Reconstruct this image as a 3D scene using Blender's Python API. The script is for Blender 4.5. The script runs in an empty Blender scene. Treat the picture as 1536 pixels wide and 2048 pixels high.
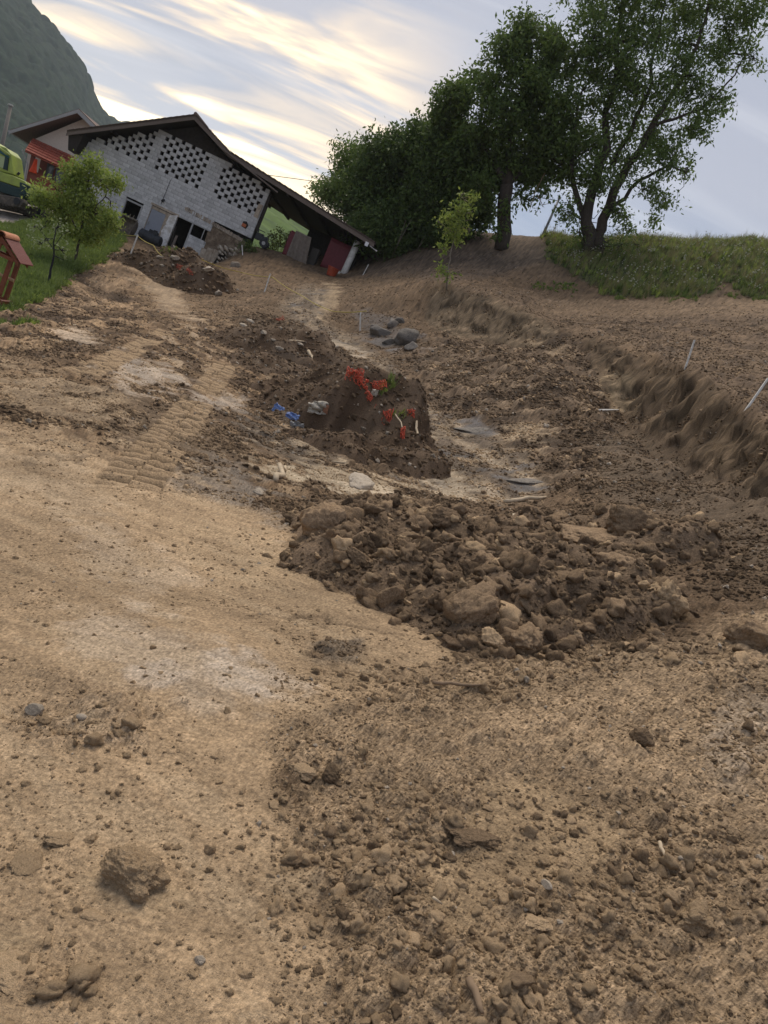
import bpy, bmesh, math, random
import numpy as np
from mathutils import Vector, Matrix, noise as mnoise

# ------------------------------------------------------------------ camera
F = 1500.0                                   # focal length in pixels of the 1536 x 2048 photograph
PITCH, ROLL = math.radians(-10.0), math.radians(25.0)
_f = np.array([0, math.cos(PITCH), math.sin(PITCH)])
_r0 = np.array([1.0, 0, 0]); _u0 = np.cross(_r0, _f)
_r = math.cos(ROLL) * _r0 + math.sin(ROLL) * _u0
_u = -math.sin(ROLL) * _r0 + math.cos(ROLL) * _u0
scene = bpy.context.scene
C = scene.collection
cam = bpy.data.cameras.new('camera'); camo = bpy.data.objects.new('camera', cam); C.objects.link(camo)
cam.sensor_fit = 'VERTICAL'; cam.sensor_height = 36.0; cam.sensor_width = 27.0
cam.lens = F / 2048.0 * 36.0; cam.clip_start = 0.05; cam.clip_end = 6000
camo.matrix_world = Matrix(((_r[0], _u[0], -_f[0], 0), (_r[1], _u[1], -_f[1], 0), (_r[2], _u[2], -_f[2], 0), (0, 0, 0, 1)))
scene.camera = camo

# ------------------------------------------------------------------ light
SUN_AZ, SUN_EL = math.radians(-27.0), math.radians(60.0)      # behind the clouds above the barn
sdir = Vector((math.sin(SUN_AZ) * math.cos(SUN_EL), math.cos(SUN_AZ) * math.cos(SUN_EL), math.sin(SUN_EL)))
sl = bpy.data.lights.new('sun', 'SUN'); sl.energy = 1.5; sl.angle = math.radians(50); sl.color = (1.0, 0.88, 0.71)
so = bpy.data.objects.new('sun', sl); C.objects.link(so); so.rotation_euler = sdir.to_track_quat('Z', 'Y').to_euler()
world = bpy.data.worlds.new('World'); scene.world = world; world.use_nodes = True
scene.view_settings.view_transform = 'Standard'; scene.view_settings.look = 'None'
scene.view_settings.exposure = 1.0; scene.view_settings.gamma = 1.0
scene.cycles.use_denoising = True
scene.cycles.sample_clamp_indirect = 3.0; scene.cycles.max_bounces = 6; scene.cycles.diffuse_bounces = 3; scene.cycles.transparent_max_bounces = 6

def N(nt, kind, loc=None, **kw):
    n = nt.nodes.new(kind)
    for k, v in kw.items():
        if k.startswith('i_'):
            key = k[2:]
            n.inputs[int(key) if key.isdigit() else key].default_value = v
        else: setattr(n, k, v)
    return n
def L(nt, a, b): nt.links.new(a, b)

def build_world():
    nt = world.node_tree; nt.nodes.clear()
    out = N(nt, 'ShaderNodeOutputWorld')
    sky = N(nt, 'ShaderNodeTexSky'); sky.sky_type = 'NISHITA'; sky.sun_disc = False
    sky.sun_elevation = SUN_EL; sky.sun_rotation = SUN_AZ
    b1 = N(nt, 'ShaderNodeBackground'); b1.inputs[1].default_value = 0.1; L(nt, sky.outputs[0], b1.inputs[0])
    tc = N(nt, 'ShaderNodeTexCoord')
    sep = N(nt, 'ShaderNodeSeparateXYZ'); L(nt, tc.outputs['Generated'], sep.inputs[0])
    def math_(op, a, b=None, clamp=False):
        m = N(nt, 'ShaderNodeMath', operation=op); m.use_clamp = clamp
        for i, v in enumerate((a, b)):
            if v is None: continue
            if isinstance(v, (int, float)): m.inputs[i].default_value = v
            else: L(nt, v, m.inputs[i])
        return m.outputs[0]
    zz = math_('ADD', math_('MAXIMUM', sep.outputs[2], 0.0), 0.16)
    px = math_('DIVIDE', sep.outputs[0], zz); py = math_('DIVIDE', sep.outputs[1], zz)
    comb = N(nt, 'ShaderNodeCombineXYZ'); L(nt, px, comb.inputs[0]); L(nt, py, comb.inputs[1])
    def clouds(scale, rot, stretch, detail, off, dist=0.6):
        mp = N(nt, 'ShaderNodeMapping'); mp.inputs['Rotation'].default_value = (0, 0, math.radians(rot))
        mp.inputs['Scale'].default_value = (scale * stretch[0], scale * stretch[1], 1); mp.inputs['Location'].default_value = (off, off * .7, off * .3)
        L(nt, comb.outputs[0], mp.inputs[0])
        n = N(nt, 'ShaderNodeTexNoise'); n.inputs['Scale'].default_value = 1.0; n.inputs['Detail'].default_value = detail
        n.inputs['Roughness'].default_value = 0.52; n.inputs['Distortion'].default_value = dist
        L(nt, mp.outputs[0], n.inputs['Vector']); return n.outputs['Fac']
    def mapr(v, a, b, c, d):
        m = N(nt, 'ShaderNodeMapRange'); m.interpolation_type = 'SMOOTHSTEP'
        for i, q in enumerate((a, b, c, d)): m.inputs[i + 1].default_value = q
        L(nt, v, m.inputs[0]); return m.outputs[0]
    def mix(f, a, b):
        m = N(nt, 'ShaderNodeMix', data_type='RGBA')
        if isinstance(f, (int, float)): m.inputs[0].default_value = f
        else: L(nt, f, m.inputs[0])
        for i, v in ((6, a), (7, b)):
            if isinstance(v, tuple): m.inputs[i].default_value = (*v, 1)
            else: L(nt, v, m.inputs[i])
        return m.outputs[2]
    big = clouds(0.62, 22, (0.5, 1.35), 6, 3.1, 0.6)
    wis = clouds(1.5, -30, (0.30, 1.9), 8, 11.7, 1.1)
    base = mix(mapr(big, .38, .62, 0, 1), (0.27, 0.335, 0.475), (0.555, 0.565, 0.635))
    base = mix(math_('MULTIPLY', mapr(wis, .47, .70, 0, 1), .60), base, (0.80, 0.80, 0.84))
    low = mapr(sep.outputs[2], 0.03, 0.36, 1, 0)        # paler air low down
    base = mix(math_('MULTIPLY', low, .55), base, (0.68, 0.75, 0.88))
    # evening light breaking through under the cloud deck, low over the valley
    dv = N(nt, 'ShaderNodeVectorMath', operation='DOT_PRODUCT')
    g = Vector((math.sin(math.radians(-28)) * math.cos(math.radians(12)), math.cos(math.radians(-28)) * math.cos(math.radians(12)), math.sin(math.radians(12))))
    L(nt, tc.outputs['Generated'], dv.inputs[0]); dv.inputs[1].default_value = g
    near = mapr(dv.outputs['Value'], 0.915, 0.985, 0, 1)
    band = mapr(sep.outputs[2], 0.44, 0.26, 0, 1)
    st = clouds(1.5, -16, (0.5, 1.9), 8, 5.3, 0.9)
    glow = math_('MULTIPLY', math_('MULTIPLY', near, band), mapr(st, .40, .56, .10, 1), clamp=True)
    base = mix(glow, base, (1.6, 1.22, 0.76))
    core = math_('MULTIPLY', math_('MULTIPLY', mapr(dv.outputs['Value'], .945, .993, 0, 1), band), mapr(st, .49, .62, 0, 1), clamp=True)
    base = mix(core, base, (2.6, 2.15, 1.35))
    b2 = N(nt, 'ShaderNodeBackground'); L(nt, base, b2.inputs[0]); b2.inputs[1].default_value = 0.46
    mx = N(nt, 'ShaderNodeMixShader'); mx.inputs[0].default_value = 0.9
    L(nt, b1.outputs[0], mx.inputs[1]); L(nt, b2.outputs[0], mx.inputs[2]); L(nt, mx.outputs[0], out.inputs[0])
build_world()

# ------------------------------------------------------------------ helpers
def ray(px, py): return _f + _r * (px - 768) / F - _u * (py - 1024) / F
def at(px, py, Y):                       # the point on that line of sight at forward distance Y
    d = ray(px, py); return d * (Y / d[1])
def project(P):
    P = np.asarray(P, float); d = P @ _f; d = np.where(np.abs(d) < 1e-3, 1e-3, d)
    x = 768 + F * (P @ _r) / d; y = 1024 - F * (P @ _u) / d
    back = d < 0.05
    return np.where(back, 768 + 3000 * np.sign(P @ _r), x), np.where(back, 9000.0, y)
_rng = np.random.default_rng(7)
_perm = np.concatenate([_rng.permutation(256)] * 3).astype(np.int32)
_ga = _rng.uniform(0, 2 * np.pi, 256); _gx = np.cos(_ga).astype(np.float32); _gy = np.sin(_ga).astype(np.float32)
def pn(x, y, seed=0):                    # 2-D gradient noise, about -0.7 .. 0.7
    x = np.asarray(x) + seed * 17.31; y = np.asarray(y) - seed * 9.73
    xf = np.floor(x); yf = np.floor(y); fx = (x - xf).astype(np.float32); fy = (y - yf).astype(np.float32); xi = xf.astype(np.int32); yi = yf.astype(np.int32)
    u = fx * fx * fx * (fx * (fx * 6 - 15) + 10); v = fy * fy * fy * (fy * (fy * 6 - 15) + 10)
    def g(ix, iy, dx, dy):
        h = _perm[_perm[ix & 255] + (iy & 255)]; return _gx[h] * dx + _gy[h] * dy
    a = g(xi, yi, fx, fy); b = g(xi + 1, yi, fx - 1, fy); c = g(xi, yi + 1, fx, fy - 1); d = g(xi + 1, yi + 1, fx - 1, fy - 1)
    a = a + u * (b - a); c = c + u * (d - c); return a + v * (c - a)
def fade(wl, sp): return np.clip((wl / sp - 1.6) / 2.0, 0, 1)
def fbm(x, y, wl, octv, gain=.5, sp=None, seed=0, ridged=False):
    o = 0; a = 1.0
    for k in range(octv):
        n = pn(x / wl, y / wl, seed + k)
        if ridged: n = .35 - np.abs(n) * 1.4
        o = o + a * n * (1 if sp is None else fade(wl, sp)); a *= gain; wl *= .5
    return o
def worley(x, y, wl, seed=0, jitter=.95):   # distance to nearest point (in cells), its random value
    x = x / wl + seed * 5.7; y = y / wl - seed * 3.3
    xi = np.floor(x).astype(np.int32); yi = np.floor(y).astype(np.int32); x = x - xi; y = y - yi; x = x.astype(np.float32); y = y.astype(np.float32)
    best = np.full(x.shape, 9.0, np.float32); val = np.zeros(x.shape, np.float32)
    for dx in (-1, 0, 1):
        for dy in (-1, 0, 1):
            cx = xi + dx; cy = yi + dy; h = _perm[_perm[cx & 255] + (cy & 255)]; h2 = _perm[h + 57]; h3 = _perm[h2 + 111]
            d = (np.float32(dx + .5) + (h * np.float32(1 / 255) - np.float32(.5)) * np.float32(jitter) - x) ** 2 + (np.float32(dy + .5) + (h2 * np.float32(1 / 255) - np.float32(.5)) * np.float32(jitter) - y) ** 2
            m = d < best; best = np.where(m, d, best); val = np.where(m, h3 * np.float32(1 / 255), val)
    return np.sqrt(best), val
def sstep(a, b, x):
    t = np.clip((x - a) / (b - a), 0, 1); return t * t * (3 - 2 * t)
def poly_sd(px, py, poly):               # signed distance to a polygon (inside positive)
    d = np.full(px.shape, 1e9); ins = np.zeros(px.shape, bool); n = len(poly)
    for i in range(n):
        ax, ay = poly[i]; bx, by = poly[(i + 1) % n]; ex, ey = bx - ax, by - ay
        t = np.clip(((px - ax) * ex + (py - ay) * ey) / (ex * ex + ey * ey), 0, 1)
        d = np.minimum(d, np.hypot(px - ax - t * ex, py - ay - t * ey))
        c = ((ay > py) != (by > py)); ins ^= c & (px < (bx - ax) * (py - ay) / (by - ay + 1e-12) + ax)
    return np.where(ins, d, -d)
def ell(px, py, cx, cy, rx, ry, rot=0):
    c, s = math.cos(math.radians(rot)), math.sin(math.radians(rot)); dx, dy = px - cx, py - cy
    return 1 - np.hypot((dx * c + dy * s) / rx, (-dx * s + dy * c) / ry)

# ------------------------------------------------------------------ the lie of the land
# (pixel x, pixel y, forward distance in metres): the distance comes from what stands there
CP = []
def cp(*rows):
    for r in rows: CP.append(at(*r))
A0, B0, H0 = .28, .10, 1.5
def plane_Y(px, py):
    d = ray(px, py); return H0 / (-d[2] + A0 * d[0] + B0 * d[1]) * d[1]
for py in (1300, 1500, 1800, 2200, 3000):
    for px in (-500, -150, 150, 420, 700, 980, 1250, 1536, 1900):
        if py == 1300 and 500 < px < 1400: continue
        CP.append(at(px, py, plane_Y(px, py)))
cp((0, 640, 16), (0, 700, 11.5), (0, 760, 9), (0, 900, 5.8), (0, 1000, 4.6), (0, 1150, 3.4), (-300, 760, 8), (-300, 900, 5.3), (-300, 1100, 3.5), (-300, 640, 13.5),
   (200, 600, 26), (200, 640, 19.5), (200, 700, 13.8), (200, 760, 10.6), (200, 900, 6.6), (200, 1000, 5.1), (200, 1150, 3.7),
   (310, 590, 29), (420, 610, 29), (420, 650, 23.5), (420, 700, 18.5), (420, 760, 14), (420, 900, 8.2), (420, 1000, 6.0), (420, 1150, 4.1),
   (540, 583, 32), (600, 565, 38), (560, 530, 41), (500, 560, 36), (480, 600, 31),
   (560, 690, 22), (560, 760, 17), (560, 840, 12.2), (560, 930, 8.8), (640, 1000, 7.3), (700, 950, 9.3), (700, 1100, 5.3), (600, 1060, 5.6), (780, 1200, 4.3), (900, 1310, 3.5),
   (640, 640, 28), (700, 663, 28.5), (720, 700, 25), (770, 740, 21.5), (820, 800, 18), (870, 850, 16), (930, 900, 13.7), (990, 960, 11.5), (1060, 1000, 10.6), (830, 950, 11.2), (880, 1010, 9.3), (760, 900, 12.5),
   (1000, 850, 16), (1100, 790, 17.8), (1040, 730, 21.4), (960, 705, 23.8), (880, 672, 26.8), (800, 650, 28.5), (780, 690, 26),
   (960, 566, 34), (1060, 600, 32),
   (1200, 664, 26.6), (1300, 694, 24), (1400, 722, 21.6), (1480, 764, 19), (1580, 820, 16.2), (1400, 690, 24.5), (1536, 740, 21.5), (1700, 760, 20),
   (1130, 760, 19.6), (1200, 830, 16.4), (1270, 880, 14.3), (1350, 930, 12.6), (1440, 985, 10.8), (1120, 850, 16), (1200, 900, 13.4), (1300, 960, 11.2),
   (1180, 990, 10.2), (1260, 1080, 8), (1400, 1080, 7.8), (1480, 1020, 8.9), (1536, 1000, 9), (1520, 1100, 6.7), (1420, 1200, 5.1), (1560, 1210, 4.8), (1150, 1150, 5.6), (1000, 1150, 5.6), (1050, 1300, 3.75), (1300, 1290, 3.9),
   (1100, 645, 30), (1300, 645, 30.5), (1500, 645, 30), (1700, 650, 30), (1100, 603, 35), (1300, 600, 36), (1500, 603, 36), (1700, 610, 36),
   (1300, 545, 39.3), (1300, 505, 41.8), (1300, 478, 44), (1500, 545, 39.3), (1500, 500, 42.5), (1500, 480, 44.5), (1750, 490, 44.5), (1130, 545, 39), (1190, 500, 42.3), (1100, 474, 44),
   (1000, 472, 44.5), (1005, 505, 42), (940, 462, 46), (1000, 540, 38.5), (900, 545, 36.5), (830, 552, 38), (850, 530, 41), (860, 480, 46), (780, 542, 41), (720, 556, 41.5), (760, 480, 50),
   (690, 549, 43.7), (620, 533, 43.5), (575, 513, 43.2), (650, 562, 40), (700, 572, 38), (760, 564, 38),
   (0, 425, 38), (100, 445, 39), (60, 408, 48), (200, 445, 42.5), (-200, 400, 38), (80, 560, 23.5), (60, 500, 30), (150, 520, 29.5), (230, 480, 38), (255, 520, 33), (333, 498, 42.6), (300, 545, 33), (10, 600, 19.5), (-200, 600, 16), (-200, 500, 24),
   (420, 533, 42.6), (470, 510, 42.2), (505, 492, 43.2), (370, 520, 42))
def line_cp(pts, step=1.0):               # densely along a crest or foot line
    for (x0, y0, d0), (x1, y1, d1) in zip(pts[:-1], pts[1:]):
        n = max(2, int(math.hypot(x1 - x0, y1 - y0) / 26))
        for i in range(n): t = i / n; cp((x0 + (x1 - x0) * t, y0 + (y1 - y0) * t, d0 + (d1 - d0) * t))
CREST2 = [(1172, 674, 25.2), (1230, 693, 23.3), (1285, 713, 21.5), (1330, 724, 20.2), (1370, 742, 19), (1405, 760, 17.9), (1440, 790, 16.6), (1490, 822, 15.2), (1545, 862, 13.6), (1700, 960, 10.4)]
FOOT2 = [(1168, 712, 24.6), (1222, 745, 22.7), (1272, 782, 20.8), (1310, 806, 19.5), (1346, 830, 18.3), (1378, 856, 17.2), (1408, 886, 15.9), (1455, 925, 14.4), (1508, 970, 12.8), (1650, 1070, 9.6)]
CREST1 = [(862, 562, 32.4), (890, 570, 31.5), (960, 588, 30), (1010, 606, 29), (1062, 632, 27.6), (1115, 662, 26)]
FOOT1 = [(850, 610, 31.2), (872, 630, 30.2), (930, 655, 28.5), (982, 672, 27.4), (1040, 690, 26), (1098, 700, 24.8)]
for l in (CREST2, FOOT2, CREST1, FOOT1): line_cp(l)
line_cp([(x + 6, y - 9, d + 1.0) for x, y, d in CREST2]); line_cp([(x + 5, y - 6, d + 1.2) for x, y, d in CREST1])
for w in ((-40, 75, 0), (-18, 60, 1.2), (-8, 62, 3.5), (5, 62, 9), (18, 60, 15.0), (32, 60, 19.0), (-40, 130, -8), (-15, 130, -3), (10, 130, 4), (40, 130, 12), (-70, 60, -8), (60, 60, 24)):
    CP.append(np.array(w, float))
CP = np.array(CP)
def _q(x, y):
    r = np.hypot(x, y); return np.arctan2(x, y) * 1.9, np.log(np.maximum(r, .3))
_qa, _qb = _q(CP[:, 0], CP[:, 1]); _val = CP[:, 2] / np.hypot(CP[:, 0], CP[:, 1])
def _ker(d2): return np.sqrt(d2 + .00012)
_K = _ker((_qa[:, None] - _qa) ** 2 + (_qb[:, None] - _qb) ** 2)
_n = len(CP); _M = np.zeros((_n + 3, _n + 3)); _M[:_n, :_n] = _K - np.eye(_n) * .0025
_M[:_n, _n] = 1; _M[:_n, _n + 1] = _qa; _M[:_n, _n + 2] = _qb; _M[_n:, :_n] = _M[:_n, _n:].T
_w = np.linalg.solve(_M, np.concatenate([_val, [0, 0, 0]]))
def G0(x, y):                            # smooth ground height
    x = np.atleast_1d(np.asarray(x, float)); y = np.atleast_1d(np.asarray(y, float))
    th = np.arctan2(x, y); r = np.hypot(x, y)
    tc = np.clip(th, -math.radians(55), math.radians(55)); rc = np.clip(r, 1.0, 130)
    a = tc * 1.9; b = np.log(rc); out = np.empty(x.shape); st = 60000
    for i in range(0, x.size, st):
        s = slice(i, i + st)
        out[s] = _ker((a[s, None] - _qa) ** 2 + (b[s, None] - _qb) ** 2) @ _w[:_n] + _w[_n] + _w[_n + 1] * a[s] + _w[_n + 2] * b[s]
    z = out * np.minimum(r, 130)
    pl = -H0 + np.clip(A0 * x + B0 * y, -14, 22)
    k = sstep(math.radians(42), math.radians(58), np.abs(th)); k = np.maximum(k, sstep(1.15, .8, r))
    z = z * (1 - k) + pl * k
    return z
def G1(x, y): return float(G0(x, y)[0])
def ground_hit(px, py, ymin=.8, ymax=90):   # where that line of sight meets the ground
    d = ray(px, py); Y = np.exp(np.linspace(math.log(ymin), math.log(ymax), 900)); P = d[None] * (Y / d[1])[:, None]
    h = P[:, 2] - G0(P[:, 0], P[:, 1]); i = np.argmax(h < 0) if (h < 0).any() else len(Y) - 1
    i = max(i, 1); t = h[i - 1] / (h[i - 1] - h[i] + 1e-9); Yh = Y[i - 1] + (Y[i] - Y[i - 1]) * min(max(t, 0), 1)
    return d * (Yh / d[1])

# heaps of loose soil: (pixel of its foot centre, half length, half width, direction in degrees, height), in metres
def W(px, py): return ground_hit(px, py)
HEAPS = {
 'barn': [((345, 552), 2.4, 1.5, 25, 1.35), ((395, 577), 1.8, 1.2, 20, 1.0), ((290, 535), 2.0, 1.1, 30, .45)],
 'upper': [((570, 710), 1.9, 1.2, 10, .75), ((610, 725), 1.2, .9, 20, .6), ((510, 690), 1.6, 1.0, -10, .35), ((530, 735), 1.3, .8, 0, .25)],
 'netting': [((715, 880), 1.3, 1.0, 10, 1.3), ((755, 888), 1.1, .9, 60, 1.15), ((645, 835), 1.4, .9, 40, .7), ((590, 795), 1.4, .8, 30, .34), ((808, 930), .75, .6, 60, .5), ((675, 815), 1.3, 1.0, 0, .95), ((690, 905), 1.2, .5, -10, .25)],
 'rubble': [((985, 1215), .95, .85, 0, .22), ((1215, 1095), .95, .8, 10, .27), ((775, 1085), .85, .8, -20, .17), ((1070, 1150), 1.1, 1.1, 20, .24), ((890, 1060), 1.3, .8, 0, .16), ((880, 1150), .8, .7, 0, .18)],
}
HE = {}
for k, l in HEAPS.items():
    HE[k] = []
    for (pp, a, b, rot, h) in l:
        c = ground_hit(*pp); HE[k].append((c[0], c[1], a, b, math.radians(rot), h))
def heap_h(k, x, y):
    out = np.full(np.shape(x), -1.0)
    wx = x + pn(x / 1.1, y / 1.1, 31) * .55 + pn(x / .4, y / .4, 33) * .12; wy = y + pn(x / 1.1, y / 1.1, 32) * .55 + pn(x / .4, y / .4, 34) * .12
    acc = 0
    for cx, cy, a, b, ro, h in HE[k]:
        c, s = math.cos(ro), math.sin(ro); dx, dy = wx - cx, wy - cy
        d = np.sqrt(((dx * c + dy * s) / a) ** 2 + ((-dx * s + dy * c) / b) ** 2 + .03)
        v = h * (1.15 - d ** 1.25 * 1.15) if k != 'rubble' else h * (1.1 - d ** 2 * 1.1)
        v = np.maximum(v, -.5)
        acc = acc + np.exp(v * 7)
        out = np.maximum(out, v)
    return np.minimum(np.log(acc) / 7 - .04, out + .1)
# ------------------------------------------------------------------ materials
MATS = {}
def mat(name, col, rough=.85, var=.12, scale=8.0, bump=0.0, bscale=30.0, metal=0.0, spec=.3, attr=None, detail=6, obj_var=0.0, island=0.0, coords='Object', col2=None, wave=None, emit=None, trans=0, stretch=(1, 1, 1), alpha=1.0):
    if name in MATS: return MATS[name]
    m = bpy.data.materials.new(name); m.use_nodes = True; nt = m.node_tree; nt.nodes.clear()
    out = N(nt, 'ShaderNodeOutputMaterial'); p = N(nt, 'ShaderNodeBsdfPrincipled')
    p.inputs['Roughness'].default_value = rough; p.inputs['Metallic'].default_value = metal; p.inputs['Specular IOR Level'].default_value = spec
    L(nt, p.outputs[0], out.inputs[0])
    tc = N(nt, 'ShaderNodeTexCoord'); mp = N(nt, 'ShaderNodeMapping'); mp.inputs['Scale'].default_value = stretch; L(nt, tc.outputs[coords], mp.inputs[0])
    if attr:
        a = N(nt, 'ShaderNodeAttribute'); a.attribute_name = attr; csock = a.outputs['Color']
    else:
        a = N(nt, 'ShaderNodeRGB'); a.outputs[0].default_value = (*col, 1); csock = a.outputs[0]
    n1 = N(nt, 'ShaderNodeTexNoise'); n1.inputs['Scale'].default_value = scale; n1.inputs['Detail'].default_value = detail; n1.inputs['Roughness'].default_value = .65
    L(nt, mp.outputs[0], n1.inputs['Vector'])
    if col2 is not None:
        r = N(nt, 'ShaderNodeMapRange'); r.interpolation_type = 'SMOOTHSTEP'; r.inputs[1].default_value = .42; r.inputs[2].default_value = .62; L(nt, n1.outputs['Fac'], r.inputs[0])
        mx = N(nt, 'ShaderNodeMix', data_type='RGBA'); L(nt, r.outputs[0], mx.inputs[0]); L(nt, csock, mx.inputs[6]); mx.inputs[7].default_value = (*col2, 1); csock = mx.outputs[2]
    mr = N(nt, 'ShaderNodeMapRange'); mr.inputs[1].default_value = .25; mr.inputs[2].default_value = .75; mr.inputs[3].default_value = 1 - var; mr.inputs[4].default_value = 1 + var
    n2 = N(nt, 'ShaderNodeTexNoise'); n2.inputs['Scale'].default_value = scale * 3.3; n2.inputs['Detail'].default_value = detail; L(nt, mp.outputs[0], n2.inputs['Vector'])
    L(nt, n2.outputs['Fac'], mr.inputs[0]); fac = mr.outputs[0]
    if obj_var:
        oi = N(nt, 'ShaderNodeObjectInfo'); m2 = N(nt, 'ShaderNodeMapRange'); m2.inputs[3].default_value = 1 - obj_var; m2.inputs[4].default_value = 1 + obj_var; L(nt, oi.outputs['Random'], m2.inputs[0])
        mm = N(nt, 'ShaderNodeMath', operation='MULTIPLY'); L(nt, fac, mm.inputs[0]); L(nt, m2.outputs[0], mm.inputs[1]); fac = mm.outputs[0]
    if island:
        ge = N(nt, 'ShaderNodeNewGeometry'); m3 = N(nt, 'ShaderNodeMapRange'); m3.inputs[3].default_value = 1 - island; m3.inputs[4].default_value = 1 + island; L(nt, ge.outputs['Random Per Island'], m3.inputs[0])
        mm = N(nt, 'ShaderNodeMath', operation='MULTIPLY'); L(nt, fac, mm.inputs[0]); L(nt, m3.outputs[0], mm.inputs[1]); fac = mm.outputs[0]
    vm = N(nt, 'ShaderNodeVectorMath', operation='SCALE'); L(nt, csock, vm.inputs[0]); L(nt, fac, vm.inputs['Scale'])
    L(nt, vm.outputs[0], p.inputs['Base Color'])
    if bump:
        b = N(nt, 'ShaderNodeBump'); b.inputs['Strength'].default_value = bump; b.inputs['Distance'].default_value = .02
        n3 = N(nt, 'ShaderNodeTexNoise'); n3.inputs['Scale'].default_value = bscale; n3.inputs['Detail'].default_value = 5; n3.inputs['Roughness'].default_value = .7
        L(nt, mp.outputs[0], n3.inputs['Vector']); L(nt, n3.outputs['Fac'], b.inputs['Height']); L(nt, b.outputs[0], p.inputs['Normal'])
    if trans:
        tl = N(nt, 'ShaderNodeBsdfTranslucent'); L(nt, vm.outputs[0], tl.inputs[0]); ms = N(nt, 'ShaderNodeMixShader'); ms.inputs[0].default_value = trans
        L(nt, p.outputs[0], ms.inputs[1]); L(nt, tl.outputs[0], ms.inputs[2]); L(nt, ms.outputs[0], out.inputs[0])
    if emit: p.inputs['Emission Color'].default_value = (*emit, 1); p.inputs['Emission Strength'].default_value = 1
    MATS[name] = m; return m
SOIL = mat('soil', (0, 0, 0), rough=.92, var=.42, scale=20, bump=.9, bscale=70, spec=.18, attr='soil')
TAN, BROWN, DARK = (.43, .306, .188), (.14, .094, .057), (.085, .055, .034)
GREY, PALE, SHALE = (.225, .195, .16), (.50, .42, .32), (.115, .108, .105)
CLODM = [mat('clod_tan', (.57, .408, .252), rough=.95, var=.25, scale=9, bump=.8, bscale=22, spec=.12, obj_var=.22, col2=(.46, .328, .20)),
         mat('clod_brown', (.31, .218, .136), rough=.95, var=.28, scale=9, bump=.8, bscale=22, spec=.12, obj_var=.25, col2=(.22, .154, .097)),
         mat('clod_dark', (.125, .086, .055), rough=.95, var=.3, scale=9, bump=.8, bscale=22, spec=.12, obj_var=.35, col2=(.19, .134, .086)),
         mat('stone_grey', (.37, .315, .25), rough=.9, var=.2, scale=7, bump=.4, bscale=18, spec=.2, obj_var=.3, col2=(.30, .25, .195))]

# ------------------------------------------------------------------ objects
def link(o, parent=None):
    C.objects.link(o)
    if parent is not None: o.parent = parent
    return o
def mesh_np(name, V, Fc, m=None, parent=None, smooth=False):
    me = bpy.data.meshes.new(name); V = np.asarray(V, np.float32); Fc = np.asarray(Fc, np.int32)
    me.vertices.add(len(V)); me.vertices.foreach_set('co', V.ravel())
    k = Fc.shape[1]; me.loops.add(Fc.size); me.loops.foreach_set('vertex_index', Fc.ravel())
    me.polygons.add(len(Fc)); me.polygons.foreach_set('loop_start', np.arange(0, Fc.size, k, dtype=np.int32))
    me.polygons.foreach_set('loop_total', np.full(len(Fc), k, np.int32))
    if smooth: me.polygons.foreach_set('use_smooth', np.ones(len(Fc), bool))
    me.update(calc_edges=True)
    if m: me.materials.append(m)
    return link(bpy.data.objects.new(name, me), parent)
def tag(o, label=None, cat=None, group=None, kind=None):
    for k, v in (('label', label), ('category', cat), ('group', group), ('kind', kind)):
        if v: o[k] = v
    return o
def empty(name, loc, rz=0, label=None, cat=None, group=None):
    o = link(bpy.data.objects.new(name, None)); o.empty_display_size = .2; o.location = loc; o.rotation_euler = (0, 0, rz)
    return tag(o, label, cat, group)
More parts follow.
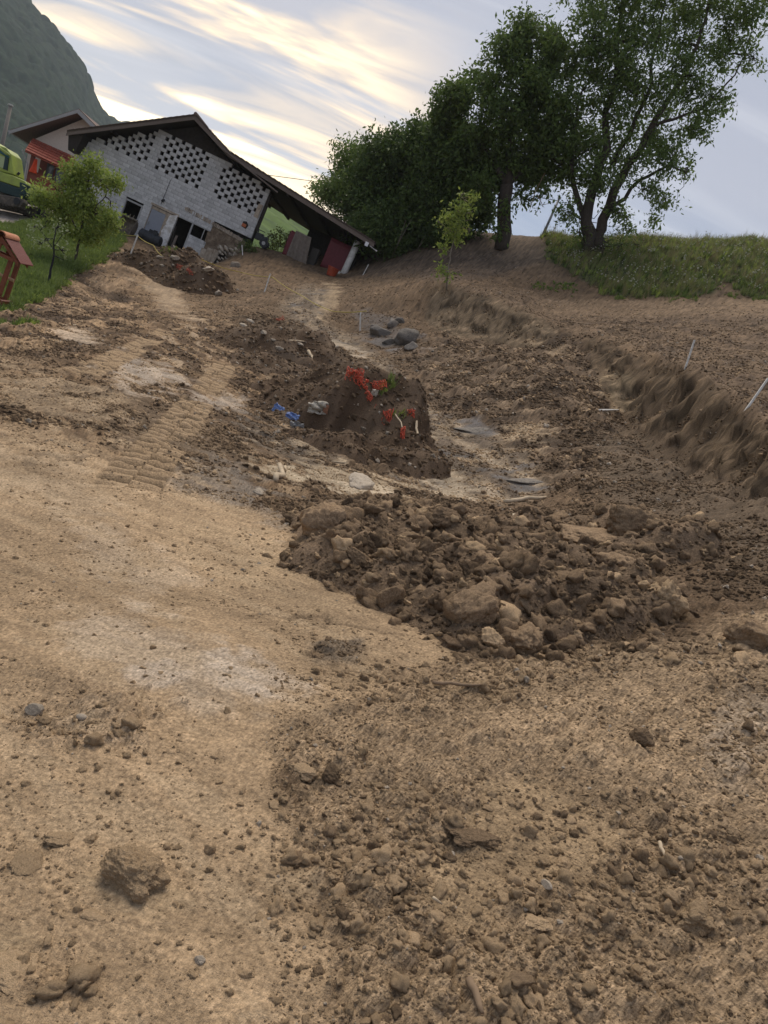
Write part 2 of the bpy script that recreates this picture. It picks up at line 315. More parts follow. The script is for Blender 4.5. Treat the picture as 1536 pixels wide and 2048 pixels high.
class MB:                                 # collects shapes, then links them as one mesh object
    def __init__(s): s.v = []; s.f = []
    def add(s, V, Fc):
        k = len(s.v); s.v += [tuple(map(float, p)) for p in V]; s.f += [tuple(i + k for i in f) for f in Fc]; return s
    def box(s, a, b, rot=None, c=None, jit=0):
        (x0, y0, z0), (x1, y1, z1) = a, b
        V = [Vector(p) for p in ((x0, y0, z0), (x1, y0, z0), (x1, y1, z0), (x0, y1, z0), (x0, y0, z1), (x1, y0, z1), (x1, y1, z1), (x0, y1, z1))]
        if jit: V = [p + Vector((random.uniform(-jit, jit), random.uniform(-jit, jit), random.uniform(-jit, jit))) for p in V]
        if rot is not None:
            c = Vector(c) if c is not None else sum(V, Vector()) / 8
            V = [c + rot @ (p - c) for p in V]
        return s.add(V, [(0, 3, 2, 1), (4, 5, 6, 7), (0, 1, 5, 4), (1, 2, 6, 5), (2, 3, 7, 6), (3, 0, 4, 7)])
    def prism(s, poly, y0, y1, axis='y'):  # polygon in (x, z) pushed from y0 to y1
        n = len(poly); g = (lambda p, y: (p[0], y, p[1])) if axis == 'y' else ((lambda p, y: (y, p[0], p[1])) if axis == 'x' else (lambda p, y: (p[0], p[1], y)))
        V = [g(p, y0) for p in poly] + [g(p, y1) for p in poly]
        return s.add(V, [tuple(range(n))[::-1], tuple(range(n, 2 * n))] + [(i, (i + 1) % n, n + (i + 1) % n, n + i) for i in range(n)])
    def tube(s, pts, rad, seg=8, cap=True):
        pts = [Vector(p) for p in pts]; n = len(pts)
        if not hasattr(rad, '__len__'): rad = [rad] * n
        V = []; up = Vector((.13, .31, .94))
        for i, p in enumerate(pts):
            t = (pts[min(i + 1, n - 1)] - pts[max(i - 1, 0)]).normalized(); a = t.cross(up)
            if a.length < .05: a = t.cross(Vector((1, 0, 0)))
            a.normalize(); b = t.cross(a)
            V += [p + (a * math.cos(2 * math.pi * j / seg) + b * math.sin(2 * math.pi * j / seg)) * rad[i] for j in range(seg)]
        Fc = [(i * seg + j, i * seg + (j + 1) % seg, (i + 1) * seg + (j + 1) % seg, (i + 1) * seg + j) for i in range(n - 1) for j in range(seg)]
        if cap: Fc += [tuple(range(seg))[::-1], tuple((n - 1) * seg + j for j in range(seg))]
        return s.add(V, Fc)
    def build(s, name, m, parent=None, smooth=False, bevel=0):
        me = bpy.data.meshes.new(name); me.from_pydata(s.v, [], s.f); me.update()
        if smooth: me.polygons.foreach_set('use_smooth', np.ones(len(me.polygons), bool))
        if m: me.materials.append(m)
        o = link(bpy.data.objects.new(name, me), parent)
        if bevel:
            b = o.modifiers.new('bevel', 'BEVEL'); b.width = bevel; b.segments = 2; b.limit_method = 'ANGLE'
        return o

# ------------------------------------------------------------------ soil zones (where which soil lies)
GRASS_L = [(-300, 440), (-20, 452), (60, 445), (130, 432), (250, 470), (238, 492), (205, 520), (160, 540), (100, 588), (60, 602), (20, 628), (-60, 640), (-300, 640)]
GRASS_R = [(1095, 515), (1150, 548), (1215, 588), (1300, 594), (1425, 588), (1440, 562), (1462, 560), (1480, 590), (1540, 602), (1800, 612), (1800, 440), (1085, 440)]
SMOOTH_L = [ (100, 735), (330, 890), (520, 1000), (600, 1070), (760, 1200), (900, 1310), (730, 1390), (610, 1440), (545, 1560), (640, 1700), (690, 1900), (690, 3200), (-2500, 3200), (-2500, 700)]
SPUR = [(225, 545), (300, 548), (450, 640), (540, 740), (640, 880), (520, 900), (330, 870), (160, 760), (260, 680), (330, 640)]
DARK_L = [(-300, 600), (60, 600), (110, 585), (170, 545), (230, 500), (290, 520), (330, 600), (300, 660), (180, 720), (60, 745), (-300, 745)]
CHANNEL = [(610, 575), (660, 580), (640, 640), (700, 670), (780, 730), (850, 820), (960, 860), (1040, 900), (1100, 970), (1060, 1000), (980, 1012), (880, 1000), (790, 950), (840, 900), (800, 800), (745, 720), (640, 680), (560, 610)]
SCARP2 = [(1172, 672), (1280, 712), (1370, 741), (1440, 788), (1540, 858), (1640, 910), (1600, 1010), (1480, 985), (1360, 900), (1270, 850), (1220, 800), (1180, 740)]
SCARP1 = [(868, 566), (960, 588), (1062, 630), (1115, 662), (1080, 700), (985, 690), (900, 680), (850, 640)]
FACE2 = [(1180, 870), (1280, 850), (1400, 930), (1560, 1000), (1560, 1150), (1420, 1120), (1330, 1050), (1200, 1000)]
DEBRIS = [(870, 680), (1010, 690), (1130, 660), (1180, 690), (1220, 810), (1270, 860), (1180, 1000), (1080, 970), (1030, 890), (940, 850), (860, 800), (820, 720)]
PLATEAU = [(1100, 600), (2600, 640), (2600, 1100), (1700, 930), (1540, 850), (1440, 785), (1370, 738), (1180, 668), (1060, 625), (930, 575), (880, 560)]
RIGHT_FG = [(560, 1450), (720, 1390), (900, 1320), (1300, 1290), (1700, 1150), (3500, 900), (3500, 3200), (690, 3200), (690, 1900), (630, 1700)]
MIDL = [(-400, 735), (60, 735), (200, 700), (330, 690), (520, 800), (650, 900), (600, 1000), (470, 960), (330, 950), (150, 890), (-100, 850), (-400, 860)]
HEAPZONE = [(470, 630), (640, 640), (740, 720), (830, 800), (860, 900), (830, 950), (700, 900), (590, 850), (500, 790), (450, 700)]
ROAD = [(-400, 360), (130, 395), (240, 440), (130, 436), (60, 447), (-20, 452), (-400, 440)]
BANK = [(720, 555), (830, 552), (890, 566), (960, 560), (1100, 520), (1090, 470), (960, 455), (700, 440)]
def _dirw(a, b):
    A, B = ground_hit(*a), ground_hit(*b); d = (B - A)[:2]; return d / np.linalg.norm(d)
D_SPUR = _dirw((260, 580), (520, 740)); D_S2 = _dirw((1180, 690), (1470, 815)); D_FACE = _dirw((1300, 1000), (1500, 930)); D_CH = _dirw((760, 740), (1000, 960)); D_LEFT = _dirw((60, 960), (420, 1120))
D_S1 = _dirw((880, 590), (1060, 645))
TRK = []
for a, b in (((452, 728), (252, 975)), ((345, 655), (158, 752))):
    A, B = ground_hit(*a), ground_hit(*b); d = (B - A)[:2]; TRK.append((A[:2], d / np.linalg.norm(d), np.linalg.norm(d)))
def streak(x, y, d, wl, aspect, seed, sp=None, octv=3):
    s = x * d[0] + y * d[1]; t = -x * d[1] + y * d[0]; return fbm(s / aspect, t, wl, octv, .55, sp, seed)

SOILX = {}
def soil(x, y, z, sp):
    """relief on top of the smooth ground, soil colour, looseness (0 scraped smooth .. 1 loose clods), grass share"""
    px, py = project(np.stack([x, y, z], -1)); px = px.astype(np.float32); py = py.astype(np.float32); r = np.hypot(x, y).astype(np.float32); sp = np.asarray(sp, np.float32)
    w1 = fbm(x, y, 2.2, 4, .6, None, 3); w2 = fbm(x, y, 2.2, 4, .6, None, 9)
    wig = np.clip(38 * 6 / np.maximum(r, 5), 7, 46); qx = px + w1 * wig * 1.6; qy = py + w2 * wig
    def M(poly, soft=16): return sstep(-soft, soft, poly_sd(qx, qy, poly))
    gl = sstep(-5, 5, poly_sd(px + w1 * 9, py + w2 * 7, GRASS_L)) * (r < 60) ; gr = sstep(-4, 4, poly_sd(px + w1 * 10, py + w2 * 6, GRASS_R))
    beyond = sstep(47, 52, y) * (px > 600); back = sstep(55, 70, r)
    grass = np.clip(np.maximum.reduce([gl, gr, beyond, back]), 0, 1)
    sm = M(SMOOTH_L, 26); spur = M(SPUR, 18); dk = M(DARK_L, 14); ch = M(CHANNEL, 14); s2 = M(SCARP2, 9); s1 = M(SCARP1, 8); f2 = M(FACE2, 25); de = M(DEBRIS, 16); pl = M(PLATEAU, 12); rf = M(RIGHT_FG, 30); rd = M(ROAD, 6) * (1 - gl); bk = M(BANK, 8)
    n0 = fbm(x, y, 1.3, 5, .6, sp, 21); n1 = fbm(x, y, .35, 5, .62, sp, 22); n2 = fbm(x, y, .09, 4, .65, sp, 23); n3 = fbm(x, y, 4.5, 3, .5, None, 24)
    stL = streak(x, y, D_LEFT, .16, 5.5, 41, sp, 4); stS = streak(x, y, D_SPUR, .30, 6, 42, sp, 4); stC = streak(x, y, D_CH, .35, 4.5, 43, sp, 4)
    col = np.empty(x.shape + (3,)); col[:] = BROWN
    def mixc(m, c, k=1.0):
        nonlocal col
        m = np.clip(m * k, 0, 1)[..., None]; col = col * (1 - m) + np.asarray(c) * m
    loose = np.full(x.shape, .5)
    def setl(m, v):
        nonlocal loose
        loose = loose * (1 - m) + v * m
    # mid-ground
    mixc(pl, (.175, .121, .077)); mixc(pl * sstep(-.05, .3, n0 + .5 * n1), (.095, .067, .046), .8); setl(pl, .6)
    strip = sstep(0, 20, 642 - qy) * sstep(1030, 1130, qx) * sstep(0, 14, qy - 590); mixc(strip, (.25, .172, .105), .75); setl(strip, .35)
    mixc(de, (.115, .080, .052)); mixc(de * sstep(.05, .4, n1 + .3 * n0), (.21, .152, .10), .7); mixc(de * sstep(.1, .4, -n0), (.06, .042, .03), .6); setl(de, .8)
    mixc(s2, (.125, .088, .055)); mixc(s1, (.15, .109, .069)); setl(np.maximum(s1, s2), .55)
    mixc(f2, (.115, .083, .055)); setl(f2, .35)
    hz = M(HEAPZONE, 14); mixc(hz, (.10, .070, .046), .9); setl(hz, .85)
    mixc(bk, (.105, .075, .052)); setl(bk, .55)
    mixc(dk, (.135, .090, .055)); mixc(dk * sstep(.10, .22, n0 + .6 * n1 + .3 * n2), (.30, .205, .122), .75); mixc(dk * sstep(.12, .24, -n0 - .5 * n1), (.07, .048, .033), .8); setl(dk, .6)
    mixc(sm, TAN); setl(sm, .10)
    ml = M(MIDL, 34); mixc(ml, (.215, .140, .079), .92); setl(ml, .42); st2 = streak(x, y, D_SPUR, .17, 6, 44, sp, 5) + .55 * streak(x, y, D_SPUR, .07, 5, 45, sp, 3) + .45 * n1 + .25 * n2
    mixc(ml * sstep(-.02, .08, st2 + .6 * n0), (.080, .051, .030), .88); mixc(ml * sstep(.16, .26, -st2), (.42, .31, .20), .65)
    mixc(spur, (.225, .150, .087)); setl(spur, .40)
    stF = stS + .6 * streak(x, y, D_SPUR, .08, 5, 46, sp, 3) + .5 * n1 + .25 * n2; mixc(spur * sstep(-.04, .06, stF + .6 * n0), (.088, .058, .036), .9); mixc(spur * sstep(.2, .3, -stF), (.42, .32, .22), .6)
    mixc(ch, (.26, .20, .138)); setl(ch, .32); mixc(ch * sstep(-.15, .15, stC + .6 * n1 + .3 * n0), (.115, .088, .065), .9); mixc(ch * sstep(.15, .45, -stC), (.46, .37, .27), .55); mixc(ch * sstep(.2, .42, fbm(x, y, .9, 3, .5, None, 77)), SHALE, .75)
    md = sstep(-.1, .3, ell(qx, qy, 300, 860, 330, 60, 22) + .8 * n1 + .6 * n0); mixc(md, (.15, .108, .07), .6)
    # stains and smears
    for cx, cy, rx, ry, ro, c, k, lo in (
        (290, 742, 85, 26, 18, (.40, .335, .27), .75, .02), (265, 775, 75, 17, 15, (.39, .325, .26), .65, .02), (455, 800, 45, 20, 25, (.45, .38, .31), .6, .05), (160, 680, 42, 16, 10, (.45, .36, .27), .7, .1),
        (320, 1290, 230, 62, 22, (.50, .405, .305), .65, .14), (520, 1330, 90, 36, 20, (.50, .42, .34), .6, .15), (230, 1130, 130, 60, 30, (.46, .37, .275), .5, .06), (340, 1340, 60, 26, 0, (.56, .47, .38), .5, .15),
        (560, 1180, 240, 70, 38, (.43, .315, .195), .6, .05), (640, 1290, 70, 30, 15, (.10, .09, .08), .75, .45), (430, 955, 170, 40, 22, (.19, .165, .14), .75, .35), (330, 905, 120, 34, 22, (.17, .125, .085), .7, .4),
        (600, 905, 130, 40, 30, (.10, .085, .07), .75, .3), (700, 955, 140, 30, 18, (.43, .34, .23), .7, .1), (560, 940, 70, 16, 20, (.50, .41, .29), .8, .1), (720, 975, 70, 14, 5, (.45, .37, .27), .7, .1), (890, 960, 70, 26, 30, (.48, .39, .28), .6, .1),
        (80, 960, 150, 55, 20, (.44, .335, .225), .7, .04), (90, 800, 160, 40, 12, (.36, .27, .175), .6, .1), (180, 590, 120, 26, -25, (.22, .155, .10), .5, .5), (330, 590, 80, 26, 40, (.40, .30, .20), .7, .1),
        (770, 665, 75, 36, 25, (.115, .10, .09), .85, .4), (690, 690, 45, 10, 20, (.42, .34, .25), .7, .1), (660, 600, 20, 40, 20, (.40, .30, .19), .6, .1), (1270, 700, 60, 14, 30, (.22, .15, .09), .6, .2), (1240, 780, 60, 36, 40, (.30, .225, .14), .6, .3),
        (1050, 870, 50, 28, 10, (.38, .29, .19), .6, .3), (1110, 700, 70, 14, 25, (.30, .22, .14), .5, .3), (950, 858, 40, 14, 10, (.11, .11, .115), .85, .0), (1050, 965, 40, 11, 15, (.13, .125, .125), .8, .0), (770, 690, 25, 9, 20, (.14, .13, .125), .7, .0),
        (1060, 1680, 150, 130, 20, (.40, .29, .178), .75, .07), (930, 1790, 80, 110, 10, (.39, .285, .175), .7, .08), (1020, 1590, 80, 30, 10, (.42, .31, .19), .7, .06), (1480, 1480, 70, 120, 10, (.33, .26, .185), .5, .5),
        (40, 1900, 90, 60, 0, (.47, .35, .215), .6, .03), (330, 1800, 170, 40, 10, (.43, .32, .20), .6, .03), (600, 1780, 120, 60, 30, (.44, .33, .21), .5, .06), (130, 1440, 110, 40, 10, (.26, .19, .125), .6, .55), (130, 1960, 170, 60, 0, (.27, .185, .11), .55, .5), (200, 1380, 130, 40, 10, (.29, .21, .135), .5, .4)):
        m = sstep(-.15, .45, ell(qx, qy, cx, cy, rx, ry, ro) * .8 + .75 * n1 + .6 * n0 + .35 * n2); mixc(m, c, k * .9); setl(m * k, lo)
    mixc(rf, (.315, .225, .14)); setl(rf, .72)
    for cx, cy, rx, ry, ro in ((1060, 1680, 150, 130, 20), (930, 1790, 80, 110, 10), (1020, 1590, 80, 30, 10)):
        m = sstep(-.2, .3, ell(qx, qy, cx, cy, rx, ry, ro) + .4 * n1); mixc(m, (.385, .275, .165), .8); setl(m, .10)
    for a_, b_, c_, rr, ro in ((1480, 1480, 70, 120, 10),):
        m = sstep(-.2, .4, ell(qx, qy, a_, b_, c_, rr, ro)); mixc(m, (.32, .255, .19), .6)
    mixc(rd, (.27, .235, .20)); setl(rd, .3)
    # scattered darker damp and paler dry blotches
    col = col * (1 + .30 * np.clip(n0, -.7, .7) + .28 * n1 + .2 * n2)[..., None] * (1 + .13 * n3)[..., None]
    mixc(sm * sstep(.20, .30, stL + .35 * n1 + .2 * n2), (.24, .17, .105), .35); mixc(sm * sstep(.2, .32, -stL - .35 * n1), (.48, .362, .235), .35)
    cr = sstep(.09, .02, np.abs(fbm(x, y, .8, 4, .6, sp, 61))) * sm * sstep(.05, .3, fbm(x, y, 1.7, 2, .5, None, 62)); mixc(cr, (.12, .085, .055), .55)
    gcol = np.array((.052, .060, .024)); mixc(grass, gcol); setl(grass, 0)
    grain = _rng.normal(0, 1, x.shape).astype(np.float32); col = col * np.clip(1 + (.10 + .20 * np.clip(loose * 1.4, 0, 1)) * grain, .45, 1.7)[..., None]
    # relief
    h = .03 * n3 + .012 * n0 * np.clip(r / 6, .35, 1.6)
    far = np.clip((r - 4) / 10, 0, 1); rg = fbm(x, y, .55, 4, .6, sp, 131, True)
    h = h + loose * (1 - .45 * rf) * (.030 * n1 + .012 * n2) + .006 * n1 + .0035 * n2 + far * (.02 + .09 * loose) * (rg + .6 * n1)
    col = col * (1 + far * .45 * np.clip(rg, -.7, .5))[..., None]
    h = h + sm * (.006 * stL) + ml * .010 * st2 + spur * .012 * stS + ch * .03 * stC - cr * .012
    for wl, amp, sd in ((.55, .11, 1), (.22, .055, 2), (.10, .028, 3), (.045, .013, 4)):
        fd = fade(wl * .9, sp)
        if fd.max() <= 0: continue
        d, v = worley(x + .05 * w1, y + .05 * w2, wl, sd); rad = .25 + .30 * v
        b = np.sqrt(np.clip(1 - (d / rad) ** 2, 0, 1)) * rad * (v > .35)
        lk = sstep(.25, .8, loose + .5 * n0 * (loose > .2)) * (1 - .85 * rf) * np.clip(r / 14, .25, .8) if wl > .12 else sstep(.05, .5, loose) * .8 + .12
        h = h + b * wl * .55 * lk * fd; col = col * (1 + (.20 * (v - .45) * (b > 0) * lk * fd))[..., None]
    # bucket-tooth marks on the cut faces
    face = np.maximum(s1, s2); h = h * (1 - .65 * face); SOILX['s1'], SOILX['s2'] = s1, s2
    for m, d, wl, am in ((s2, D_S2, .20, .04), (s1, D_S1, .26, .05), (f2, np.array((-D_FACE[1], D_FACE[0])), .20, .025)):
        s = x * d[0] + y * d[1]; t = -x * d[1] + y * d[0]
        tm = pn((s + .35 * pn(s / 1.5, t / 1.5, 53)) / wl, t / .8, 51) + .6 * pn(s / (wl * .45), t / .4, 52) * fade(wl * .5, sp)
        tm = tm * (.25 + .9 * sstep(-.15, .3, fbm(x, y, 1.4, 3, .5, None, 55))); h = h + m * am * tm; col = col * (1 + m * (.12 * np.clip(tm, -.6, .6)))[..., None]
    # crawler tracks; shade between the lugs is put into the colour
    for A, d, ln in TRK:
        s = (x - A[0]) * d[0] + (y - A[1]) * d[1]; t = -(x - A[0]) * d[1] + (y - A[1]) * d[0]
        for o in (0,):
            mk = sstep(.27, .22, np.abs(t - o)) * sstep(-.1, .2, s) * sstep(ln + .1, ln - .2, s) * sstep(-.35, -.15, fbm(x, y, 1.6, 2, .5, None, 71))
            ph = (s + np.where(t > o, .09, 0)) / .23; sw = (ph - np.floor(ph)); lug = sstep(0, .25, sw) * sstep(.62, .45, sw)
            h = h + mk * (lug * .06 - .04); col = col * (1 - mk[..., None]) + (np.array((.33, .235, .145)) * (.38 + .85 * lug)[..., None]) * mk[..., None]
        loose = loose * (1 - .8 * mk)
    h = np.where(grass > .5, .02 * n0, h)
    return h, np.clip(col, .012, .8), np.clip(loose, 0, 1), grass, px, py

def grid(th, r):
    T, R = np.meshgrid(th, r); return (R * np.sin(T)).ravel(), (R * np.cos(T)).ravel()
def quads(nr, nc):
    i = np.arange(nr - 1)[:, None] * nc + np.arange(nc - 1)[None]; i = i.ravel(); return np.stack([i, i + 1, i + nc + 1, i + nc], 1)
def color_attr(o, name, col):
    a = o.data.color_attributes.new(name, 'FLOAT_COLOR', 'POINT'); c = np.ones((len(col), 4), np.float32); c[:, :3] = col; a.data.foreach_set('color', c.ravel())
TH_F = np.radians(np.arange(-40, 40.01, .105))
TH = np.concatenate([np.radians([-180, -150, -120, -95, -80, -70, -62, -58]), np.radians(np.arange(-56, -40.1, .25)), TH_F, np.radians(np.arange(40.25, 56.1, .25)), np.radians([58, 62, 70, 80, 95, 120, 150, 180])])
RR = np.exp(np.concatenate([np.linspace(math.log(.35), math.log(1.0), 8, endpoint=False), np.arange(0, math.log(6), .0046), np.arange(math.log(6), math.log(8), .0075), np.arange(math.log(8), math.log(31), .0044), np.arange(math.log(31), math.log(50), .0082)])); RR = np.concatenate([RR, np.exp(np.linspace(math.log(50.5), math.log(420), 40))])
gx, gy = grid(TH, RR); gz = G0(gx, gy); sp = np.hypot(gx, gy) * .0045
gh, gcol, gloose, ggrass, gpx, gpy = soil(gx, gy, gz, sp)
okr = sstep(1.0, 1.15, np.hypot(gx, gy))
fx_, fy_ = gx.copy(), gy.copy()             # the cut faces are rough sideways too, not only upwards
for key, d in (('s1', D_S1), ('s2', D_S2)):
    m_ = SOILX[key]; i_ = np.nonzero(m_ > .01)[0]; s_ = gx[i_] * d[0] + gy[i_] * d[1]; zf = gz[i_] + gh[i_]
    lat = .22 * fbm(s_, zf * 1.3, .9, 4, .6, None, 141) + .16 * fbm(s_ + zf * .4, zf * .7, .34, 3, .6, None, 142, True)
    nx2, ny2 = (-d[1], d[0]) if (-d[1] * gx[i_].mean() + d[0] * gy[i_].mean()) < 0 else (d[1], -d[0])
    fx_[i_] += m_[i_] * lat * nx2; fy_[i_] += m_[i_] * lat * ny2
    gcol[i_] *= (1 + m_[i_] * (.7 * fbm(s_, zf * 1.2, .7, 4, .65, None, 143) + .55 * fbm(s_ + zf * .5, zf * .8, .25, 3, .6, None, 144)))[:, None].clip(.4, 1.8)
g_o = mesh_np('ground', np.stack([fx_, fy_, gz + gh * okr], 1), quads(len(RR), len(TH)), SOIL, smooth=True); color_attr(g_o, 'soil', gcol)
tag(g_o, 'bare clay and soil hillside', None, None, 'structure')
def G(x, y):                              # height of the finished ground
    x = np.atleast_1d(np.asarray(x, float)); y = np.atleast_1d(np.asarray(y, float)); z = G0(x, y)
    h = soil(x, y, z, np.hypot(x, y) * .0045)[0]; return z + h

# ------------------------------------------------------------------ heaps
def make_heap(k, label, cols, amp=1.0, dark=True):
    xs = [h[0] for h in HE[k]]; ys = [h[1] for h in HE[k]]; ext = max(max(h[2], h[3]) for h in HE[k]) * 1.35
    x0, x1, y0, y1 = min(xs) - ext, max(xs) + ext, min(ys) - ext, max(ys) + ext
    th = np.arctan2([x0, x0, x1, x1], [y0, y1, y0, y1]); rr = np.hypot(np.clip(0, x0, x1), max(y0, .8)), math.hypot(max(abs(x0), abs(x1)), y1)
    nth = min(520, int((th.max() - th.min()) / .0014)); nr = min(420, int(math.log(rr[1] / rr[0]) / .0055))
    T = np.linspace(th.min(), th.max(), nth); R = np.exp(np.linspace(math.log(rr[0]), math.log(rr[1]), nr))
    x, y = grid(T, R); z = G0(x, y); sp = np.hypot(x, y) * .0045; b = heap_h(k, x, y)
    gz_ = z + soil(x, y, z, sp)[0]
    n0 = fbm(x, y, 1.0, 5, .6, sp, 81); n1 = fbm(x, y, .3, 5, .65, sp, 82); n2 = fbm(x, y, .08, 3, .6, sp, 83)
    h = b + (.24 * n0 + .10 * n1 + .015 * n2) * amp * sstep(-.02, .15, b)
    c = np.empty(x.shape + (3,)); c[:] = cols[0]
    m = sstep(-.05, .35, n0)[..., None]; c = c * (1 - m) + np.array(cols[1]) * m
    m = (sstep(.1, .4, n1) * .7)[..., None]; c = c * (1 - m) + np.array(cols[2]) * m
    for wl, sd in ((.5, 5), (.24, 6), (.11, 7), (.05, 8)):
        fd = fade(wl * .9, sp); d, v = worley(x + .06 * n0, y + .06 * n1, wl, sd); rad = .28 + .32 * v
        bb = np.sqrt(np.clip(1 - (d / rad) ** 2, 0, 1)) * rad * (v > .25)
        h = h + bb * wl * (.55 if wl < .2 else .28) * amp * sstep(-.03, .06, b) * fd; c = c * (1 + .35 * (v - .45) * (bb > 0) * fd)[..., None]
    c = c * (1 + .35 * n1 + .25 * n2)[..., None]
    zz = np.maximum(z + h, gz_ - .25 + np.minimum(b, 0)); Q = quads(nr, nth); keep = (b[Q] > -.10).any(1)
    Q = Q[keep]; used = np.unique(Q); mp = np.full(len(x), -1); mp[used] = np.arange(len(used))
    o = mesh_np('soil_heap', np.stack([x, y, zz], 1)[used], mp[Q], SOIL, smooth=True); color_attr(o, 'soil', np.clip(c[used], .012, .7))
    tag(o, label, 'soil heap')
    o.data.update(); return (x[used], y[used], zz[used], b[used])
HV = {}
HV['netting'] = make_heap('netting', 'large dark brown soil heap with orange netting beside the pale gully', (DARK, (.145, .100, .065), (.075, .052, .036)))
HV['upper'] = make_heap('upper', 'smaller dark soil heap with stones uphill of the netting heap', (DARK, (.125, .088, .06), (.17, .125, .085)))
HV['barn'] = make_heap('barn', 'dark stony soil heap in front of the barn door', (DARK, (.115, .080, .054), (.07, .05, .036)))
HV['rubble'] = make_heap('rubble', 'wide heap of broken brown clay clods lying across the gully', ((.15, .104, .066), (.20, .14, .09), (.10, .07, .045)), .8)
def top_z(x, y):                          # ground or heap, whichever is higher
    x = np.atleast_1d(np.asarray(x, float)); y = np.atleast_1d(np.asarray(y, float)); z = G(x, y)
    for k in HV:
        b = heap_h(k, x, y); n0 = fbm(x, y, 1.0, 5, .6, np.hypot(x, y) * .0045, 81)
        z = np.where(b > 0, np.maximum(z, G0(x, y) + b + .1 * n0), z)
    return z
def surf_hit(px, py, ymin=1.2, ymax=60):
    d = ray(px, py); Y = np.exp(np.linspace(math.log(ymin), math.log(ymax), 500)); P = d[None] * (Y / d[1])[:, None]
    z = G0(P[:, 0], P[:, 1])
    for k in HV:
        b = heap_h(k, P[:, 0], P[:, 1]); z = np.where(b > 0, np.maximum(z, z + b), z)
    h = P[:, 2] - z; i = int(np.argmax(h < 0)) if (h < 0).any() else len(Y) - 1
    P = d * (Y[max(i, 1)] / d[1]); P[2] = float(top_z(P[0], P[1])[0]); return P
# ------------------------------------------------------------------ clods and stones
def clod_mesh(name, seed, sub=3, planes=9, cut=(.62, .95), rough=.10, squash=(1, 1, 1), m=None, fine=.03, box=0):
    rnd = random.Random(seed); bm = bmesh.new(); bmesh.ops.create_icosphere(bm, subdivisions=sub, radius=1)
    pl = []
    for _ in range(planes):
        n = Vector((rnd.gauss(0, 1), rnd.gauss(0, 1), rnd.gauss(0, 1))).normalized(); pl.append((n, rnd.uniform(*cut)))
    off = Vector((rnd.uniform(-50, 50), rnd.uniform(-50, 50), rnd.uniform(-50, 50)))
    for v in bm.verts:
        d = v.co.normalized(); r = 1.0
        if box: r = (abs(d.x) ** box + abs(d.y) ** box + abs(d.z) ** box) ** (-1 / box)
        for n, c in pl:
            k = d.dot(n)
            if k > .05: r = min(r, c / k)
        r *= 1 + rough * mnoise.fractal(d * 1.7 + off, 1.0, 2.0, 3) + fine * mnoise.fractal(d * 7 + off, .8, 2.0, 4)
        v.co = d * r; v.co.x *= squash[0]; v.co.y *= squash[1]; v.co.z *= squash[2]
    me = bpy.data.meshes.new(name); bm.to_mesh(me); bm.free()
    if m: me.materials.append(m)
    me.polygons.foreach_set('use_smooth', np.ones(len(me.polygons), bool)); return me
rs = np.random.default_rng(11)
VAR = []
for i in range(12):
    VAR.append(clod_mesh('clod', 100 + i, 3, 7 + i % 4, cut=(.42, .9), rough=.42, squash=(1, random.Random(i).uniform(.6, 1), random.Random(i + 50).uniform(.45, .85)), fine=.20))
def src_collection(k):
    col = bpy.data.collections.new('clod_shapes_%d' % k)
    for i, me in enumerate(VAR):
        m2 = me.copy(); m2.materials.clear(); m2.materials.append(CLODM[k]); o = bpy.data.objects.new('clod_shape', m2); col.objects.link(o)
    return col
def scatter_modifier(o, col):
    ng = bpy.data.node_groups.new('scatter', 'GeometryNodeTree')
    ng.interface.new_socket('Geometry', in_out='INPUT', socket_type='NodeSocketGeometry'); ng.interface.new_socket('Geometry', in_out='OUTPUT', socket_type='NodeSocketGeometry')
    gi = ng.nodes.new('NodeGroupInput'); go = ng.nodes.new('NodeGroupOutput'); ci = ng.nodes.new('GeometryNodeCollectionInfo'); ci.inputs['Collection'].default_value = col
    ci.inputs['Separate Children'].default_value = True; ci.inputs['Reset Children'].default_value = True
    ip = ng.nodes.new('GeometryNodeInstanceOnPoints'); ip.inputs['Pick Instance'].default_value = True
    def na(n, t):
        a = ng.nodes.new('GeometryNodeInputNamedAttribute'); a.data_type = t; a.inputs[0].default_value = n; return a.outputs[0]
    er = ng.nodes.new('FunctionNodeEulerToRotation'); ng.links.new(na('rot', 'FLOAT_VECTOR'), er.inputs[0])
    ng.links.new(gi.outputs[0], ip.inputs['Points']); ng.links.new(ci.outputs[0], ip.inputs['Instance']); ng.links.new(na('pick', 'INT'), ip.inputs['Instance Index'])
    ng.links.new(er.outputs[0], ip.inputs['Rotation']); ng.links.new(na('size', 'FLOAT_VECTOR'), ip.inputs['Scale']); ng.links.new(ip.outputs[0], go.inputs[0])
    md = o.modifiers.new('scatter', 'NODES'); md.node_group = ng
def scatter(name, P, rot, size, pick, col):
    me = bpy.data.meshes.new(name); me.vertices.add(len(P)); me.vertices.foreach_set('co', np.asarray(P, np.float32).ravel())
    a = me.attributes.new('rot', 'FLOAT_VECTOR', 'POINT'); a.data.foreach_set('vector', np.asarray(rot, np.float32).ravel())
    a = me.attributes.new('size', 'FLOAT_VECTOR', 'POINT'); a.data.foreach_set('vector', np.asarray(size, np.float32).ravel())
    a = me.attributes.new('pick', 'INT', 'POINT'); a.data.foreach_set('value', np.asarray(pick, np.int32))
    o = link(bpy.data.objects.new(name, me)); scatter_modifier(o, col); return o
def pareto(n, lo, ex): return lo * (1 - rs.random(n)) ** (-1 / ex)
